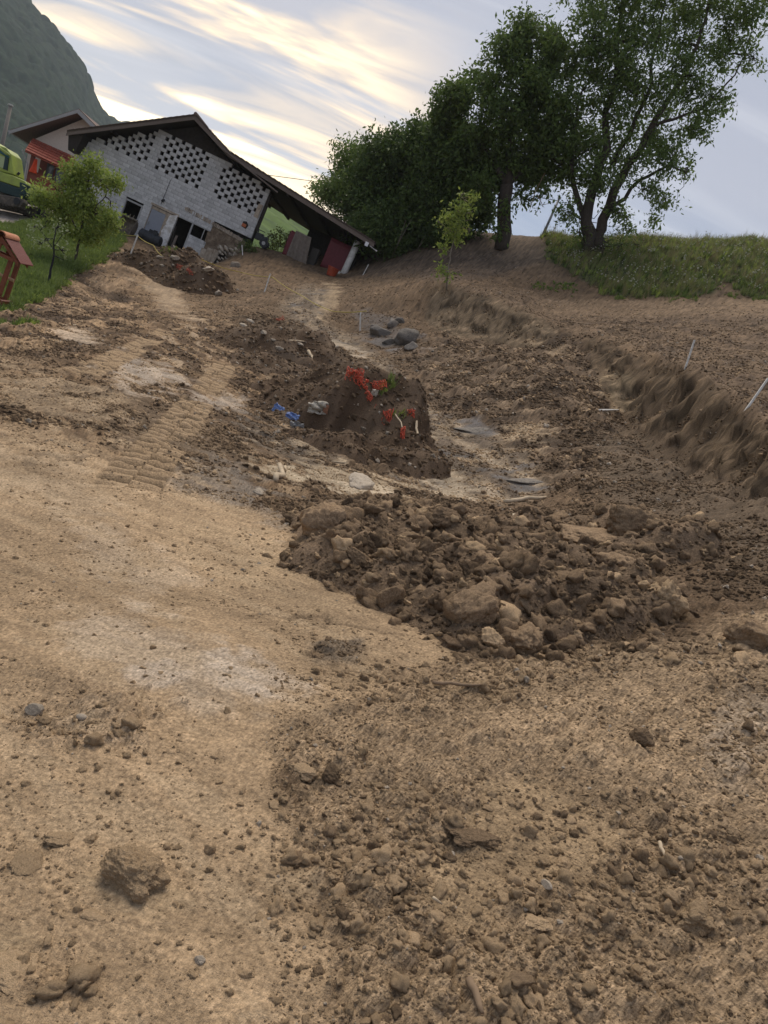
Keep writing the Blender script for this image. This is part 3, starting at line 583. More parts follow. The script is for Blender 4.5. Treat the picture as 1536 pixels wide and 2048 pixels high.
def sample_clods():
    """candidates are points of the finished ground and heaps; sizes in photo pixels, many small and few large"""
    out = []
    inf = np.nonzero((gpx > -300) & (gpx < 1900) & (gpy > 440) & (gpy < 2300) & (ggrass < .3) & (np.hypot(gx, gy) > 1.15) & (np.hypot(gx, gy) < 42))[0]
    far_ = inf[np.hypot(gx[inf], gy[inf]) > 6]; i = np.concatenate([rs.choice(inf, 430000), rs.choice(far_, 320000)]); x, y = gx[i], gy[i]; r = np.hypot(x, y); px, py, loose = gpx[i], gpy[i], gloose[i]; z = gz[i] + gh[i]
    i2 = r < 6; keep0 = ~i2 | (rs.random(len(i)) < .75)
    s = pareto(len(i), 2.3, 1.55); size = s * r / F
    clump = np.clip(.55 + 1.9 * fbm(x, y, .9, 4, .6, None, 91), .03, 1.4)
    wmax = np.where(loose > .6, .11, np.where(loose > .3, .07, .03)); fg = (px > 540) & (py > 1330)
    wmax = np.where(fg, np.clip(.014 + .040 * clump, .014, .055), wmax)
    lone = rs.random(len(i)) < .002; wmax = np.where(lone & (r > 2.5), .1, wmax)
    prob = np.clip(np.where(fg, .30 + loose * .6 * clump, loose * .9 * clump + .012), 0, 1)
    lum = gcol[i].mean(-1); kind = np.where(lum > .18, 0, np.where(lum > .10, 1, 2)); u = rs.random(len(i))
    kind = np.where(fg, np.where(u < .84, 0, 1), kind); kind = np.where((rs.random(len(i)) < .025) & (s < 14), 3, kind)
    m = keep0 & (rs.random(len(i)) < prob) & (size < wmax)
    out.append([q[m] for q in (x, y, z, size, s, kind, px, py, np.zeros(len(i), int))])
    for hk, k in enumerate(HV):
        hx, hy, hz, hb = HV[k]; idx = np.nonzero(hb > -.07)[0]; n = {'netting': 5200, 'upper': 2200, 'barn': 1500, 'rubble': 12000}[k]
        j = rs.choice(idx, n); x, y = hx[j], hy[j]; r = np.hypot(x, y); px, py = project(np.stack([x, y, hz[j]], 1))
        s = pareto(n, 4.0 if k == 'rubble' else 2.4, 1.5 if k == 'rubble' else 1.6); size = s * r / F
        u = rs.random(n); kind = np.where(u < .10, 0, np.where(u < .75, 1, 2)) if k == 'rubble' else np.where(u < .72, 2, np.where(u < .93, 1, 3))
        m = size < {'rubble': .17, 'netting': .10, 'upper': .10, 'barn': .2}[k]
        out.append([q[m] for q in (x, y, hz[j], size, s, kind, px, py, np.full(n, hk + 1))])
    return [np.concatenate([o[i] for o in out]) for i in range(9)]
cx_, cy_, cz_, cs_, cp_, ck_, cpx, cpy, chk = sample_clods()
nC = len(cx_); 
crot = np.stack([rs.normal(0, .35, nC), rs.normal(0, .35, nC), rs.uniform(0, 6.28, nC)], 1); cpick = rs.integers(0, len(VAR), nC)
csz = cs_[:, None] * rs.uniform(.75, 1.2, (nC, 3)) * .62; cz_ = cz_ + csz[:, 2] * .05
vis_ = (cpx > 0) & (cpx < 1536) & (cpy < 2048); order = np.argsort(-cp_ * vis_); single = order[:270]; rest = np.ones(nC, bool); rest[single] = False
GRP = {0: ('earth clod strewn over the bare clay ground', 'earth clods strewn on the ground'), 1: ('dark earth clod sitting on the heap with orange netting', 'clods on the netting heap'), 2: ('dark earth clod on the small stony upper heap', 'clods on the upper heap'), 3: ('dark clod or stone on the heap before the barn', 'clods on the barn heap'), 4: ('brown clay clod among many in the rubble heap across the gully', 'clods in the rubble heap')}
def clod_label(i):
    k = ('pale tan', 'brown', 'dark brown', 'greyish')[int(ck_[i])]; h = int(chk[i]); x, y = cpx[i], cpy[i]
    sz = 'large' if cp_[i] > 60 else ('middling' if cp_[i] > 36 else 'small')
    if h == 4:
        w = 'left end' if x < 780 else ('left half' if x < 930 else ('right half' if x < 1120 else 'right end')); d = 'near the front' if y > 1160 else 'near the back'
        return '%s %s clod in the %s of the rubble heap, %s' % (sz, k, w, d), '%s %s clods, rubble heap %s %s' % (sz, k, w, d)
    if h: return '%s %s clod or stone on %s' % (sz, k, ('', 'the heap with orange netting', 'the stony upper heap', 'the heap before the barn')[h]), '%s %s clods on heap %d' % (sz, k, h)
    w = 'smooth clay at lower left' if (x < 560 and y > 1000) else ('loose soil at lower right' if y > 1330 else ('cut bank and hollow at right' if x > 900 else 'bare slope at middle left'))
    return '%s %s clod lying on the %s' % (sz, k, w), '%s %s clods on the %s' % (sz, k, w)
ind_mesh = {}
for i in single:
    key = (int(cpick[i]), int(ck_[i]))
    if key not in ind_mesh:
        m2 = VAR[key[0]].copy(); m2.materials.clear(); m2.materials.append(CLODM[key[1]]); ind_mesh[key] = m2
    o = link(bpy.data.objects.new('earth_clod', ind_mesh[key])); o.location = (cx_[i], cy_[i], cz_[i]); o.rotation_euler = crot[i]; o.scale = csz[i]
    lb, gp = clod_label(i); tag(o, lb, 'clod', gp)
for k, nm in enumerate(('dry tan crumbs of clay scattered over the ground', 'brown crumbs of loose soil scattered over the ground', 'dark crumbs of moist soil on the heaps', 'small pale stones scattered over the soil')):
    m = rest & (ck_ == k)
    o = scatter(('clay_crumbs', 'soil_crumbs', 'dark_soil_crumbs', 'pebbles')[k], np.stack([cx_, cy_, cz_], 1)[m], crot[m], csz[m], cpick[m], src_collection(k)); tag(o, nm, ('crumbs', 'crumbs', 'crumbs', 'pebbles')[k], None, 'stuff')

def hero(name, px, py, w, seed, label, k=0, squash=(1, .8, .7), rot=(0, 0, 0), cat='clod', sub=5, planes=9, cut=(.55, .9), rough=.16, fine=.11, sink=.25, group=None, m=None, box=0):
    P = surf_hit(px, py); s = w * P[1] / F / 2          # w: width in photo pixels
    me = clod_mesh(name, seed, sub, planes, cut, rough, squash, m or CLODM[k], fine, box); o = link(bpy.data.objects.new(name, me))
    o.scale = (s, s, s); e_ = max(.15, s)
    nx_ = (G1(P[0] + e_, P[1]) - G1(P[0] - e_, P[1])) / (2 * e_); ny_ = (G1(P[0], P[1] + e_) - G1(P[0], P[1] - e_)) / (2 * e_)
    al = Vector((0, 0, 1)).rotation_difference(Vector((-nx_, -ny_, 1)).normalized()).to_matrix()
    o.rotation_euler = (al @ Matrix.Rotation(math.radians(rot[2]), 3, 'Z') @ Matrix.Rotation(math.radians(rot[1]), 3, 'Y') @ Matrix.Rotation(math.radians(rot[0]), 3, 'X')).to_euler(); o.location = (P[0], P[1], P[2] + s * squash[2] * (1 - 2 * sink) * .8)
    return tag(o, label, cat, group)
hero('earth_clod', 258, 1770, 150, 3, 'large rough brown clod alone on the smooth clay at lower left', 0, (1, .75, .62), (8, 10, -20), sub=6, planes=4, cut=(.72, .95), rough=.26, fine=.12)
hero('earth_clod', 640, 1075, 120, 4, 'square-edged clay block at the left end of the rubble heap', 1, (.72, .6, .72), (5, -14, 15), planes=5, cut=(.9, 1.15), sub=5, box=6)
hero('earth_clod', 940, 1240, 130, 5, 'angular clay block leaning over a dark hollow at the front of the rubble heap', 1, (.9, .6, .55), (20, -24, 30), planes=5, cut=(.75, 1.1), box=5)
hero('clay_slab', 1262, 1070, 125, 6, 'big upright clay slab at the right end of the rubble heap', 1, (.8, .4, .55), (-14, 12, 8), planes=4, cut=(.9, 1.1), cat='clay slab', sink=.15, box=7)
hero('clay_slab', 1200, 1085, 170, 7, 'flat clay slab lying before the big upright slab', 1, (.9, .6, .22), (6, 6, 5), planes=5, cut=(.8, 1.1), cat='clay slab', box=6)
hero('earth_clod', 1240, 1150, 130, 8, 'rounded clay block just below the big upright slab', 1, (.85, .65, .5), (0, 10, 40), planes=6, cut=(.8, 1.1), box=5)
hero('earth_clod', 770, 1215, 70, 9, 'upright grey-brown clod at the left front of the rubble heap', 1, (.8, .7, 1), (0, 12, 0))
hero('earth_clod', 1040, 1290, 110, 10, 'brown clod at the lowest front edge of the rubble heap', 1, (1, .7, .6), (10, 0, 70))
hero('earth_clod', 975, 1295, 60, 12, 'round pale clod at the foot of the rubble heap', 0, (1, .9, .8), (0, 0, 0))
hero('earth_clod', 1140, 1175, 130, 13, 'flat clay lump in the middle of the rubble heap', 1, (1, .7, .3), (12, 5, 20))
hero('earth_clod', 1320, 1220, 100, 14, 'pale crumbling clod on the right flank of the rubble heap', 0, (.8, .8, .8), (0, 20, 20), rough=.3)
hero('earth_clod', 1500, 1290, 110, 15, 'dark clod at the right edge beside the rubble heap', 1, (1, .8, .7), (0, 0, 10))
hero('earth_clod', 720, 1130, 80, 16, 'flat slanting clod on the upper left of the rubble heap', 1, (1, .5, .4), (10, 30, 20))
hero('earth_clod', 880, 1060, 80, 17, 'brown clod on the crest of the rubble heap', 2, (1, .8, .7), (0, 0, 50))
hero('clay_flake', 930, 1690, 130, 18, 'thin curled clay flake lifting at the edge of a hollow', 1, (1, .45, .16), (4, 8, 8), cat='clay flake', rough=.3, fine=.12)
hero('clay_flake', 1060, 1860, 80, 19, 'small broken clay flake right of the smooth clay patch', 0, (1, .6, .2), (8, -20, -30), cat='clay flake', rough=.3, fine=.12)
hero('clay_flake', 30, 1960, 150, 20, 'broad flat tan clay flake at the lower left edge', 0, (1, .7, .09), (0, 2, 0), cat='clay flake', rough=.3)
hero('clay_flake', 45, 1740, 90, 21, 'oval tan clay flake near the left edge above the others', 0, (.8, 1, .22), (10, 8, 30), cat='clay flake', rough=.2)
hero('clay_flake', 115, 1690, 70, 22, 'crumbly tan lump left of the large rough clod', 0, (1, .7, .3), (4, 14, 30), cat='clay flake', rough=.25, fine=.15)
hero('clay_flake', 185, 1845, 75, 23, 'flat pale clay flake below the large rough clod', 0, (1, .6, .10), (0, 0, 0), cat='clay flake', rough=.2)
hero('stone', 68, 1425, 42, 24, 'smooth rounded stone beside the crack at left', 3, (1, .8, .7), cat='stone', planes=3, rough=.08, fine=.01)
hero('stone', 157, 1448, 26, 25, 'small smooth pale stone right of the crack at left', 3, (1, .7, .55), cat='stone', planes=3, rough=.05, fine=.01)
hero('stone', 1085, 1785, 30, 26, 'small grey pebble in the smooth clay patch at right', 3, (1, .6, .6), (0, 0, -50), cat='stone', planes=3, rough=.05, fine=.01)
hero('stone', 392, 1935, 26, 27, 'small white angular stone at bottom left', 3, (1, .8, .6), cat='stone', planes=6)
hero('earth_clod', 1385, 1850, 110, 28, 'crumbly tan clod heap at lower right', 0, (1, .8, .5), (0, 0, 20), rough=.35, fine=.14)
hero('earth_clod', 1270, 1500, 50, 29, 'round brown clod on the slope at right', 1, (1, .9, .8), rough=.2, fine=.1)
hero('earth_clod', 880, 1895, 45, 30, 'round crumbly clod below the smooth clay patch', 1, (1, .9, .8), rough=.2, fine=.14)
hero('earth_clod', 600, 1560, 60, 31, 'tan clod in the cluster left of the smooth clay patch', 0, (1, .8, .6), rough=.2, fine=.1)
hero('earth_clod', 655, 1565, 55, 32, 'larger brown clod in the cluster left of the smooth clay patch', 1, (1, .8, .8), rough=.2, fine=.1)
SHALEM = mat('shale', (.19, .165, .14), rough=.75, var=.25, scale=6, bump=.5, bscale=14, obj_var=.25, col2=(.10, .09, .08), stretch=(1, 1, 4))
for i, (px, py, w, l, sq) in enumerate(((760, 672, 50, 'dark grey rock slab behind the white stake in the gully', (1, .7, .5)), (806, 690, 62, 'large brown-grey boulder in the upper gully', (1, .8, .7)), (783, 655, 46, 'tilted brown rock slab above the gully boulder', (1, .5, .5)), (818, 703, 32, 'smooth rounded grey boulder beside the large one', (1, .9, .7)),
        (745, 660, 26, 'small dark rock right of the gully stake', (1, .8, .5)), (800, 648, 24, 'thin tilted rock higher in the gully', (1, .4, .6)), (775, 690, 30, 'dark wet rock low in the gully', (1, .7, .5)))):
    hero('boulder', px, py, w, 60 + i, l, squash=sq, rot=(0, 12 * (-1) ** i, 35 * i), cat='boulder', planes=7, cut=(.5, .8), sub=4, m=SHALEM, rough=.1, fine=.04)
hero('rock_slab', 950, 862, 90, 80, 'flat dark grey rock slab on the gully floor', squash=(1, .6, .14), rot=(0, 3, 15), cat='rock slab', planes=7, m=SHALEM, fine=.02, sub=4)
hero('rock_slab', 1050, 968, 80, 81, 'long thin grey rock slab at the gully foot', squash=(1, .5, .12), rot=(0, 3, 12), cat='rock slab', planes=7, m=SHALEM, fine=.02, sub=4)
for i, (px, py, w, l) in enumerate(((552, 712, 20, 'pale angular stone on the front of the upper heap'), (600, 690, 14, 'small square pale stone high on the upper heap'), (543, 690, 14, 'pale stone left of the wood on the upper heap'), (526, 670, 22, 'flat pale stone at the back of the upper heap'), (435, 590, 26, 'pale flat stone at the foot of the barn heap'), (412, 545, 34, 'grey flat rock on the right side of the barn heap'), (345, 525, 22, 'light stone near the top of the barn heap'), (315, 528, 16, 'small light stone on the barn heap'), (320, 545, 14, 'whitish stone low on the barn heap'), (715, 975, 90, 'weathered pale wood-like slab before the rubble heap'), (515, 990, 36, 'pale flat stone left of the gully mouth'), (487, 655, 22, 'grey stone behind the upper heap'), (498, 648, 20, 'grey broken stone beside another behind the upper heap'))):
    hero('stone', px, py, w, 90 + i, l, 3, (1, .65, .3 if w > 30 else .5), (0, 10, 30 * i), cat='stone', planes=7, sub=4)
# ------------------------------------------------------------------ barn
YAW = 0.0555; E_ = np.array([math.cos(YAW), math.sin(YAW), 0]); NN = np.array([-math.sin(YAW), math.cos(YAW), 0]); PB = np.array([-19.528, 43.092, 6.197])
def wuv(px, py, off=0):                   # a pixel on the plane of the barn's front (off metres behind it)
    d = ray(px, py); P = d * (((PB + NN * off) @ NN) / (d @ NN)); return float((P - PB) @ E_), float((P - PB)[2])
ZB = 5.6
def concrete(name, c, **k): return mat(name, c, rough=.9, bump=.35, bscale=16, **k)
BLOCK = concrete('block_concrete', (.50, .49, .485), var=.16, scale=3.5, obj_var=.14, island=.14, col2=(.42, .412, .41))
MORTAR = concrete('mortar', (.30, .29, .285), var=.2, scale=6)
PLASTER = mat('white_plaster', (.72, .70, .68), rough=.9, var=.12, scale=3, col2=(.50, .46, .42), bump=.3, bscale=9)
OLDPL = mat('old_plaster', (.40, .33, .26), rough=.95, var=.25, scale=3, col2=(.30, .235, .175), bump=.6, bscale=9)
WOODD = mat('weathered_wood', (.105, .082, .068), rough=.85, var=.3, scale=2.5, stretch=(1, 6, 6), bump=.4, bscale=9)
WOODB = mat('grey_bargeboard', (.16, .125, .105), rough=.85, var=.3, scale=2.5, stretch=(1, 6, 6), bump=.4, bscale=9)
DARKW = mat('dark_wood', (.030, .024, .020), rough=.9, var=.3, scale=3)
TILED = mat('old_roof_tile', (.16, .115, .095), rough=.9, var=.3, scale=4, bump=.4)
DOORM = mat('grey_painted_metal', (.235, .25, .29), rough=.55, var=.06, scale=2, spec=.4)
FRAME = mat('grey_frame', (.33, .325, .32), rough=.7, var=.15, scale=5)
BRICKM = mat('old_brick', (.36, .30, .24), rough=.95, var=.25, scale=8, obj_var=.25, col2=(.27, .21, .16))
BLACKM = mat('black_plastic', (.018, .019, .022), rough=.5, var=.2, scale=4)
MAROON = mat('maroon_sheet', (.13, .022, .030), rough=.55, var=.2, scale=3)
TARP = mat('grey_tarp', (.17, .14, .115), rough=.6, var=.25, scale=2, bump=.3, bscale=4)
WHITEP = mat('white_paint', (.62, .60, .57), rough=.8, var=.12, scale=4, col2=(.45, .43, .40))
ORANGE = mat('orange_plastic', (.33, .055, .022), rough=.45, var=.15, scale=3)
INT = mat('barn_inside_shade', (.045, .04, .038), rough=.95, var=.2, scale=2)  # darkness of the unlit inside is put into this colour
barn = empty('barn', PB + np.array([0, 0, -ZB]), YAW, 'unfinished grey block barn with pierced gable and long open shed roof', 'barn')
def z_(v): return v + ZB
ROOF = [(-4.75, -1.97), (1.32, 1.63), (3.7, .68), (12.8, -.34)]
def roof_v(u):
    for (a, b), (c, d) in zip(ROOF[:-1], ROOF[1:]):
        if u <= c: return b + (d - b) * (u - a) / (c - a)
    return ROOF[-1][1]
def holes_at(k):                          # centres of the ventilation holes of one course
    h = []
    if -8 <= k <= 0: h += [(.6 * i if k % 2 == 0 else .3 + .6 * i) for i in range(5 if k % 2 == 0 else 4)]
    if k == 1: h += [.3, .9, 1.5, 2.1]
    if -8 <= k <= 0: h += [u for u in ((3.79 if k % 2 == 0 else 3.49) + .6 * i for i in range(5)) if u < 6.0]
    if -8 <= k <= 1: h += [u for u in ((-1.06 if k % 2 == 0 else -.735) - .655 * i for i in range(5))]
    return [u for u in h if roof_v(u) - .40 > .2 * k + .1 and -4.2 < u]
OPEN = [(-.97, .05, -9, -3.83), (.50, 1.42, -9, -3.53), (2.03, 4.02, -9, -3.45), (1.42, 2.03, -9, -3.6), (4.02, 6.3, -9, -3.0)]
rb = random.Random(5); blocks = []        # (u0, u1, k)
WT = lambda u: (.32 if -.25 < u < 3.35 else roof_v(u) - (.20 if u < 0 else .36))
for k in range(-27, 3):
    v0, v1 = .2 * k - .1, .2 * k + .1; hs = sorted(holes_at(k)); cuts = [(u - .1, u + .1) for u in hs]
    for a, b, c, d in OPEN:
        if v1 > c and v0 < d - .06: cuts.append((a, b))
    cuts.sort(); u = -4.30; spans = []
    for a, b in cuts:
        if a > u + .03: spans.append((u, a))
        u = max(u, b)
    if u < 6.22: spans.append((u, 6.25))
    for a, b in spans:
        if b - a < .62: blocks.append((a, b, k)); continue
        ph = .2 * (k % 2); q = a; nx = math.floor((a - ph) / .4) * .4 + ph + .4
        if nx - a < .12: nx += .4
        while q < b - .02:
            e = min(nx, b) if b - nx > .12 else b
            blocks.append((q, e, k)); q = e; nx = e + .4
blocks = [b for b in blocks if .2 * b[2] + .1 < min(WT(b[0] + .03), WT(b[1] - .03)) + .03]
blocks.sort(key=lambda b: (-(b[1] - b[0] > .2), abs(b[2] + 4) * .3 + abs((b[0] + b[1]) / 2 - 1.5) * .2))
box_cache = {}
def block_mesh(w):
    w = round(w / .02) * .02
    if w not in box_cache:
        mb = MB().box((-w / 2 + .006, 0, -.094), (w / 2 - .006, .19, .094)); me = bpy.data.meshes.new('block'); me.from_pydata(mb.v, [], mb.f); me.materials.append(BLOCK); box_cache[w] = me
    return box_cache[w]
rest_b = MB(); mort = MB()
for i, (a, b, k) in enumerate(blocks):
    dy = rb.uniform(-.012, .010); c = (a + b) / 2
    if i < 295:
        o = link(bpy.data.objects.new('block', block_mesh(b - a)), barn); o.location = (c, dy, z_(.2 * k)); o.rotation_euler = (rb.gauss(0, .006), 0, rb.gauss(0, .008))
    else: rest_b.box((a + .006, dy, z_(.2 * k - .094)), (b - .006, .19, z_(.2 * k + .094)), jit=.003)
    mort.box((a, .022, z_(.2 * k - .1)), (b, .17, z_(.2 * k + .1)))
tag(rest_b.build('block_courses', BLOCK, barn), kind='stuff'); mort.build('mortar_bed', MORTAR, barn)
# inside and side walls, closed and coloured dark to read as unlit
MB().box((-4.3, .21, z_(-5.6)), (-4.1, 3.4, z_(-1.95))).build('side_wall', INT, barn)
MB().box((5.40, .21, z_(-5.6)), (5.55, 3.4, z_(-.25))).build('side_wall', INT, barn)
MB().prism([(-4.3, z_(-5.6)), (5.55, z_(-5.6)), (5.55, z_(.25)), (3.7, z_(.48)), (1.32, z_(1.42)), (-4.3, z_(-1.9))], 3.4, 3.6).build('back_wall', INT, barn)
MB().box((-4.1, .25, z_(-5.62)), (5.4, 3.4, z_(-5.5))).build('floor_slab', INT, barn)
# boarded gable tip
gb = MB(); gb.prism([(-.3, z_(.34)), (3.45, z_(.34)), (1.32, z_(1.34))], .05, .09); gbo = gb.build('gable_boarding', DARKW, barn)
for i in range(14):
    u = -.15 + i * .25; MB().box((u, .035, z_(.36)), (u + .235, .049, z_(max(.4, min(1.32, roof_v(u) - .34, roof_v(u + .235) - .34))))).build('board', DARKW, gbo)
MB().box((-.35, -.06, z_(.30)), (3.5, .05, z_(.42))).build('tie_beam', DARKW, barn)
# roof
roof = MB()
for (a, b), (c, d) in zip(ROOF[:-1], ROOF[1:]):
    roof.prism([(a, z_(b) - .16), (c, z_(d) - .16), (c, z_(d) - .04), (a, z_(b) - .04)], -.88, 11.4)
roof = roof.build('roof', DARKW, barn)
for (a, b), (c, d) in zip(ROOF[:-1], ROOF[1:]):
    MB().prism([(a, z_(b) - .26), (c, z_(d) - .26), (c, z_(d) - .05), (a, z_(b) - .05)], -.93, -.882).build('bargeboard', WOODB, roof)
    MB().prism([(a, z_(b) - .05 + .002), (c, z_(d) - .048), (c, z_(d) - .006), (a, z_(b) - .006)], -.96, -.85).build('verge_strip', WOODD, roof)
# tiles: one per row along both verges, the rest as a sheet behind
tl = MB(); tsh = None
for (a, b), (c, d) in zip(ROOF[:-1], ROOF[1:]):
    ln = math.hypot(c - a, d - b); n = int(ln / .33)
    for i in range(n):
        t0, t1 = i / n, (i + 1.12) / n; f = lambda t: (a + (c - a) * min(t, 1), z_(b + (d - b) * min(t, 1)))
        (x0, y0), (x1, y1) = f(t0), f(t1); up = .03
        MB().prism([(x0, y0 + (.0 if d > b else up)), (x1, y1 + (up if d > b else 0)), (x1, y1 + (up if d > b else 0) + .022), (x0, y0 + (.0 if d > b else up) + .022)], -1.0, -.3).build('roof_tile', TILED, roof)
    MB().prism([(a, z_(b) + .002), (c, z_(d) + .002), (c, z_(d) + .03), (a, z_(b) + .03)], -.29, 11.45).build('tile_field', TILED, roof)
for i in range(7):
    MB().tube([(1.32, -1.02 + i * .33, z_(1.63) + .03), (1.32, -.66 + i * .33, z_(1.63) + .045)], .10, 8).build('ridge_tile', TILED, roof)
for u in (-4.0, -2.6, 3.9, 5.4, 7.4, 9.2, 10.8, 12.2):
    MB().box((u - .07, -.86, z_(roof_v(u)) - .33), (u + .07, 11.2, z_(roof_v(u)) - .18)).build('purlin', DARKW, roof)
MB().tube([(3.35, -1.0, z_(.62)), (6.9, -1.02, z_(-.18))], .04, 6).build('loose_lath', WOODB, roof)
# left eave box and corner
MB().prism([(-4.72, z_(-2.02)), (-3.9, z_(-1.72)), (-4.05, z_(-2.75)), (-4.45, z_(-2.85))], -.80, 0.0).build('eave_box', DARKW, barn)
# window, door, openings
fr = MB(); fr.box((-.97, -.02, z_(-5.5)), (-.90, .12, z_(-3.83))); fr.box((-.02, -.02, z_(-5.5)), (.05, .12, z_(-3.83))); fr.box((-.97, -.022, z_(-3.89)), (.05, .12, z_(-3.80))); fr.build('window_frame', FRAME, barn)
dr = MB().box((.53, .05, z_(-5.45)), (1.39, .10, z_(-3.72))).build('door', DOORM, barn, bevel=.01)
h = MB(); h.box((.585, .0, z_(-4.62)), (.625, .049, z_(-4.40))); h.tube([(.605, .0, z_(-4.47)), (.605, -.03, z_(-4.47)), (.74, -.03, z_(-4.49))], .013, 6); h.build('door_handle', FRAME, dr)
MB().box((.5, .02, z_(-5.5)), (.528, .14, z_(-3.55))).build('door_jamb', BRICKM, barn); MB().box((1.392, .02, z_(-5.5)), (1.42, .14, z_(-3.55))).build('door_jamb', OLDPL, barn)
MB().box((.53, .03, z_(-3.715)), (1.39, .14, z_(-3.56))).build('door_transom', OLDPL, barn)
MB().box((.42, -.03, z_(-3.54)), (2.1, .03, z_(-3.42)), jit=.012).build('lintel', OLDPL, barn)
pl = MB(); rp = random.Random(2)
le = [(1.43 + rp.uniform(0, .13), -5.6 + i * .14) for i in range(15)]; ri = [(2.03, -3.46), (2.02, -5.6)]
pl.prism([(u + (.10 if i > 9 else 0), z_(v)) for i, (u, v) in enumerate(le)] + [(u, z_(v)) for u, v in ri], -.025, .16); pl.build('white_plaster', PLASTER, barn)
MB().box((1.42, -.012, z_(-5.6)), (2.0, .13, z_(-3.56)), jit=.01).build('old_plaster', OLDPL, barn)
pf = MB(); pf.box((2.0, -.02, z_(-3.52)), (4.0, .10, z_(-3.45))); pf.build('opening_lintel', FRAME, barn)
MB().box((2.92, -.015, z_(-5.5)), (3.0, .09, z_(-3.52))).build('opening_post', FRAME, barn)
wf = MB(); wf.box((3.66, -.01, z_(-4.13)), (3.70, .06, z_(-3.52))); wf.build('window_bar', FRAME, barn)
for k in range(8):
    for i in range(3):
        a = 3.0 + i * .36 - (.18 if k % 2 else 0); b = min(a + .36, 4.0); a = max(a, 3.0)
        if b - a > .05: MB().box((a + .006, rb.uniform(-.02, .0), z_(-5.72 + k * .2 + .006)), (b - .006, .17, z_(-5.52 + k * .2 - .006))).build('infill_block', BLOCK, barn)
MB().box((3.0, .012, z_(-5.7)), (4.0, .15, z_(-4.14))).build('infill_mortar', MORTAR, barn)
# crumbling base right of the opening, row of upright bricks above it
ob = MB(); ob.prism([(4.0, z_(-5.6)), (5.95, z_(-4.2)), (6.2, z_(-3.2)), (4.02, z_(-3.0)), (3.86, z_(-3.5))], .03, .3); ob.build('earth_base', mat('mud_wall', (.14, .10, .07), rough=.95, var=.35, scale=3, bump=.8, bscale=6, col2=(.22, .17, .12)), barn)
for i in range(38):
    u = 2.25 + i * .095; v = -2.93 - (u - 2.2) * .07
    if u > 5.85: break
    MB().box((u, -.01 + rb.uniform(-.015, .01), z_(v - .11)), (u + .075, .08, z_(v + .10 + rb.uniform(-.03, .02))), jit=.006).build('brick', BRICKM, barn)
for i, (u0, u1, v1) in enumerate(((4.02, 4.3, -4.5), (4.3, 4.65, -4.35), (4.65, 5.0, -4.3), (3.5, 4.0, -5.2))):
    MB().box((u0, -.35 + .02 * i, z_(-6.2)), (u1 - .01, -.05, z_(v1)), jit=.012).build('footing_block', OLDPL, barn)
MB().box((4.92, -.6, z_(-6.3)), (5.06, -.05, z_(-4.1)), rot=Matrix.Rotation(math.radians(14), 3, 'Y')).build('footing_edge', DARKW, barn)
# lamp, flat dark plate as the shade of a broken hole, orange brick
lm = MB(); lm.tube([(1.02, -.02, z_(-3.02)), (1.02, -.13, z_(-3.04)), (1.02, -.2, z_(-3.14))], [.05, .06, .085], 10); lm.build('wall_lamp', BLACKM, barn)
MB().tube([(.96, -.012, z_(-1.9)), (.955, -.014, z_(-2.6)), (.93, -.014, z_(-3.3))], .014, 5).build('cable', BLACKM, barn)
MB().prism([(5.50, z_(-2.52)), (5.78, z_(-2.56)), (5.86, z_(-2.34)), (5.70, z_(-2.16)), (5.50, z_(-2.22))], -.022, -.014).build('hole_shade_plate', DARKW, barn)
MB().box((5.50, -.045, z_(-2.50)), (5.74, -.02, z_(-2.33)), rot=Matrix.Rotation(math.radians(3), 3, 'Y')).build('orange_brick', mat('hollow_brick', (.42, .13, .06), rough=.9, var=.15, scale=5), barn)
MB().box((5.95, -.05, z_(-1.75)), (6.2, .12, z_(-1.0)), jit=.05).build('broken_block', OLDPL, barn)
MB().box((6.28, -.1, z_(-2.4)), (6.44, .1, z_(-.35))).build('shed_post', DARKW, barn)
# shed
def zw(z): return z - (PB[2] - ZB)        # world height to barn height
sb = MB(); sb.box((8.3, 4.2, zw(2.2)), (12.0, 4.3, z_(-.45))); sb.box((11.9, .5, zw(2.2)), (12.0, 4.2, z_(-.45))); sb.build('shed_back', DARKW, barn)
def sheet(nu, nv, fn, name, m, parent=None, smooth=True, solid=.006):
    V = [fn(i / nu, j / nv) for j in range(nv + 1) for i in range(nu + 1)]
    o = mesh_np(name, V, quads(nv + 1, nu + 1), m, parent, smooth); s = o.modifiers.new('solid', 'SOLIDIFY'); s.thickness = solid; return o
sheet(24, 8, lambda a, b: (8.17 - .05 * b, .05 + a * 3.2, zw(3.25) + b * 1.35 + .02 * math.sin(a * 60)), 'side_sheet', MAROON, barn, solid=.02)
sheet(12, 8, lambda a, b: (8.17 + a * .42, .02 + .02 * math.sin(a * 30), zw(3.22) - a * .05 + b * 1.45), 'red_sheet', MAROON, barn, solid=.01)
sheet(40, 20, lambda a, b: (8.42 + a * 1.25 * (1 - .25 * b), -.04 - .07 * math.sin(a * 19 + b * 2) * (1 - b * .6), zw(3.12) + .14 * math.sin(a * 7) * (1 - b) - a * .12 * (1 - b) + b * 1.62), 'hanging_tarp', TARP, barn)
sheet(30, 6, lambda a, b: (10.3 + a * 1.3, .55 + .02 * math.sin(a * 90), zw(3.55) + b * 1.75), 'red_sheet', MAROON, barn, solid=.01)
MB().box((9.55, .3, zw(2.4)), (10.0, .8, zw(4.35))).build('shed_store', mat('store', (.05, .045, .04), var=.2), barn)
MB().tube([(11.76, .1, zw(3.2)), (11.77, .1, zw(4.4)), (11.80, .1, z_(-.55))], [.20, .185, .185], 12).build('column', WHITEP, barn, smooth=True)
MB().box((11.3, -.15, zw(3.2)), (11.62, .2, zw(3.72)), jit=.03).build('column_foot', WHITEP, barn)
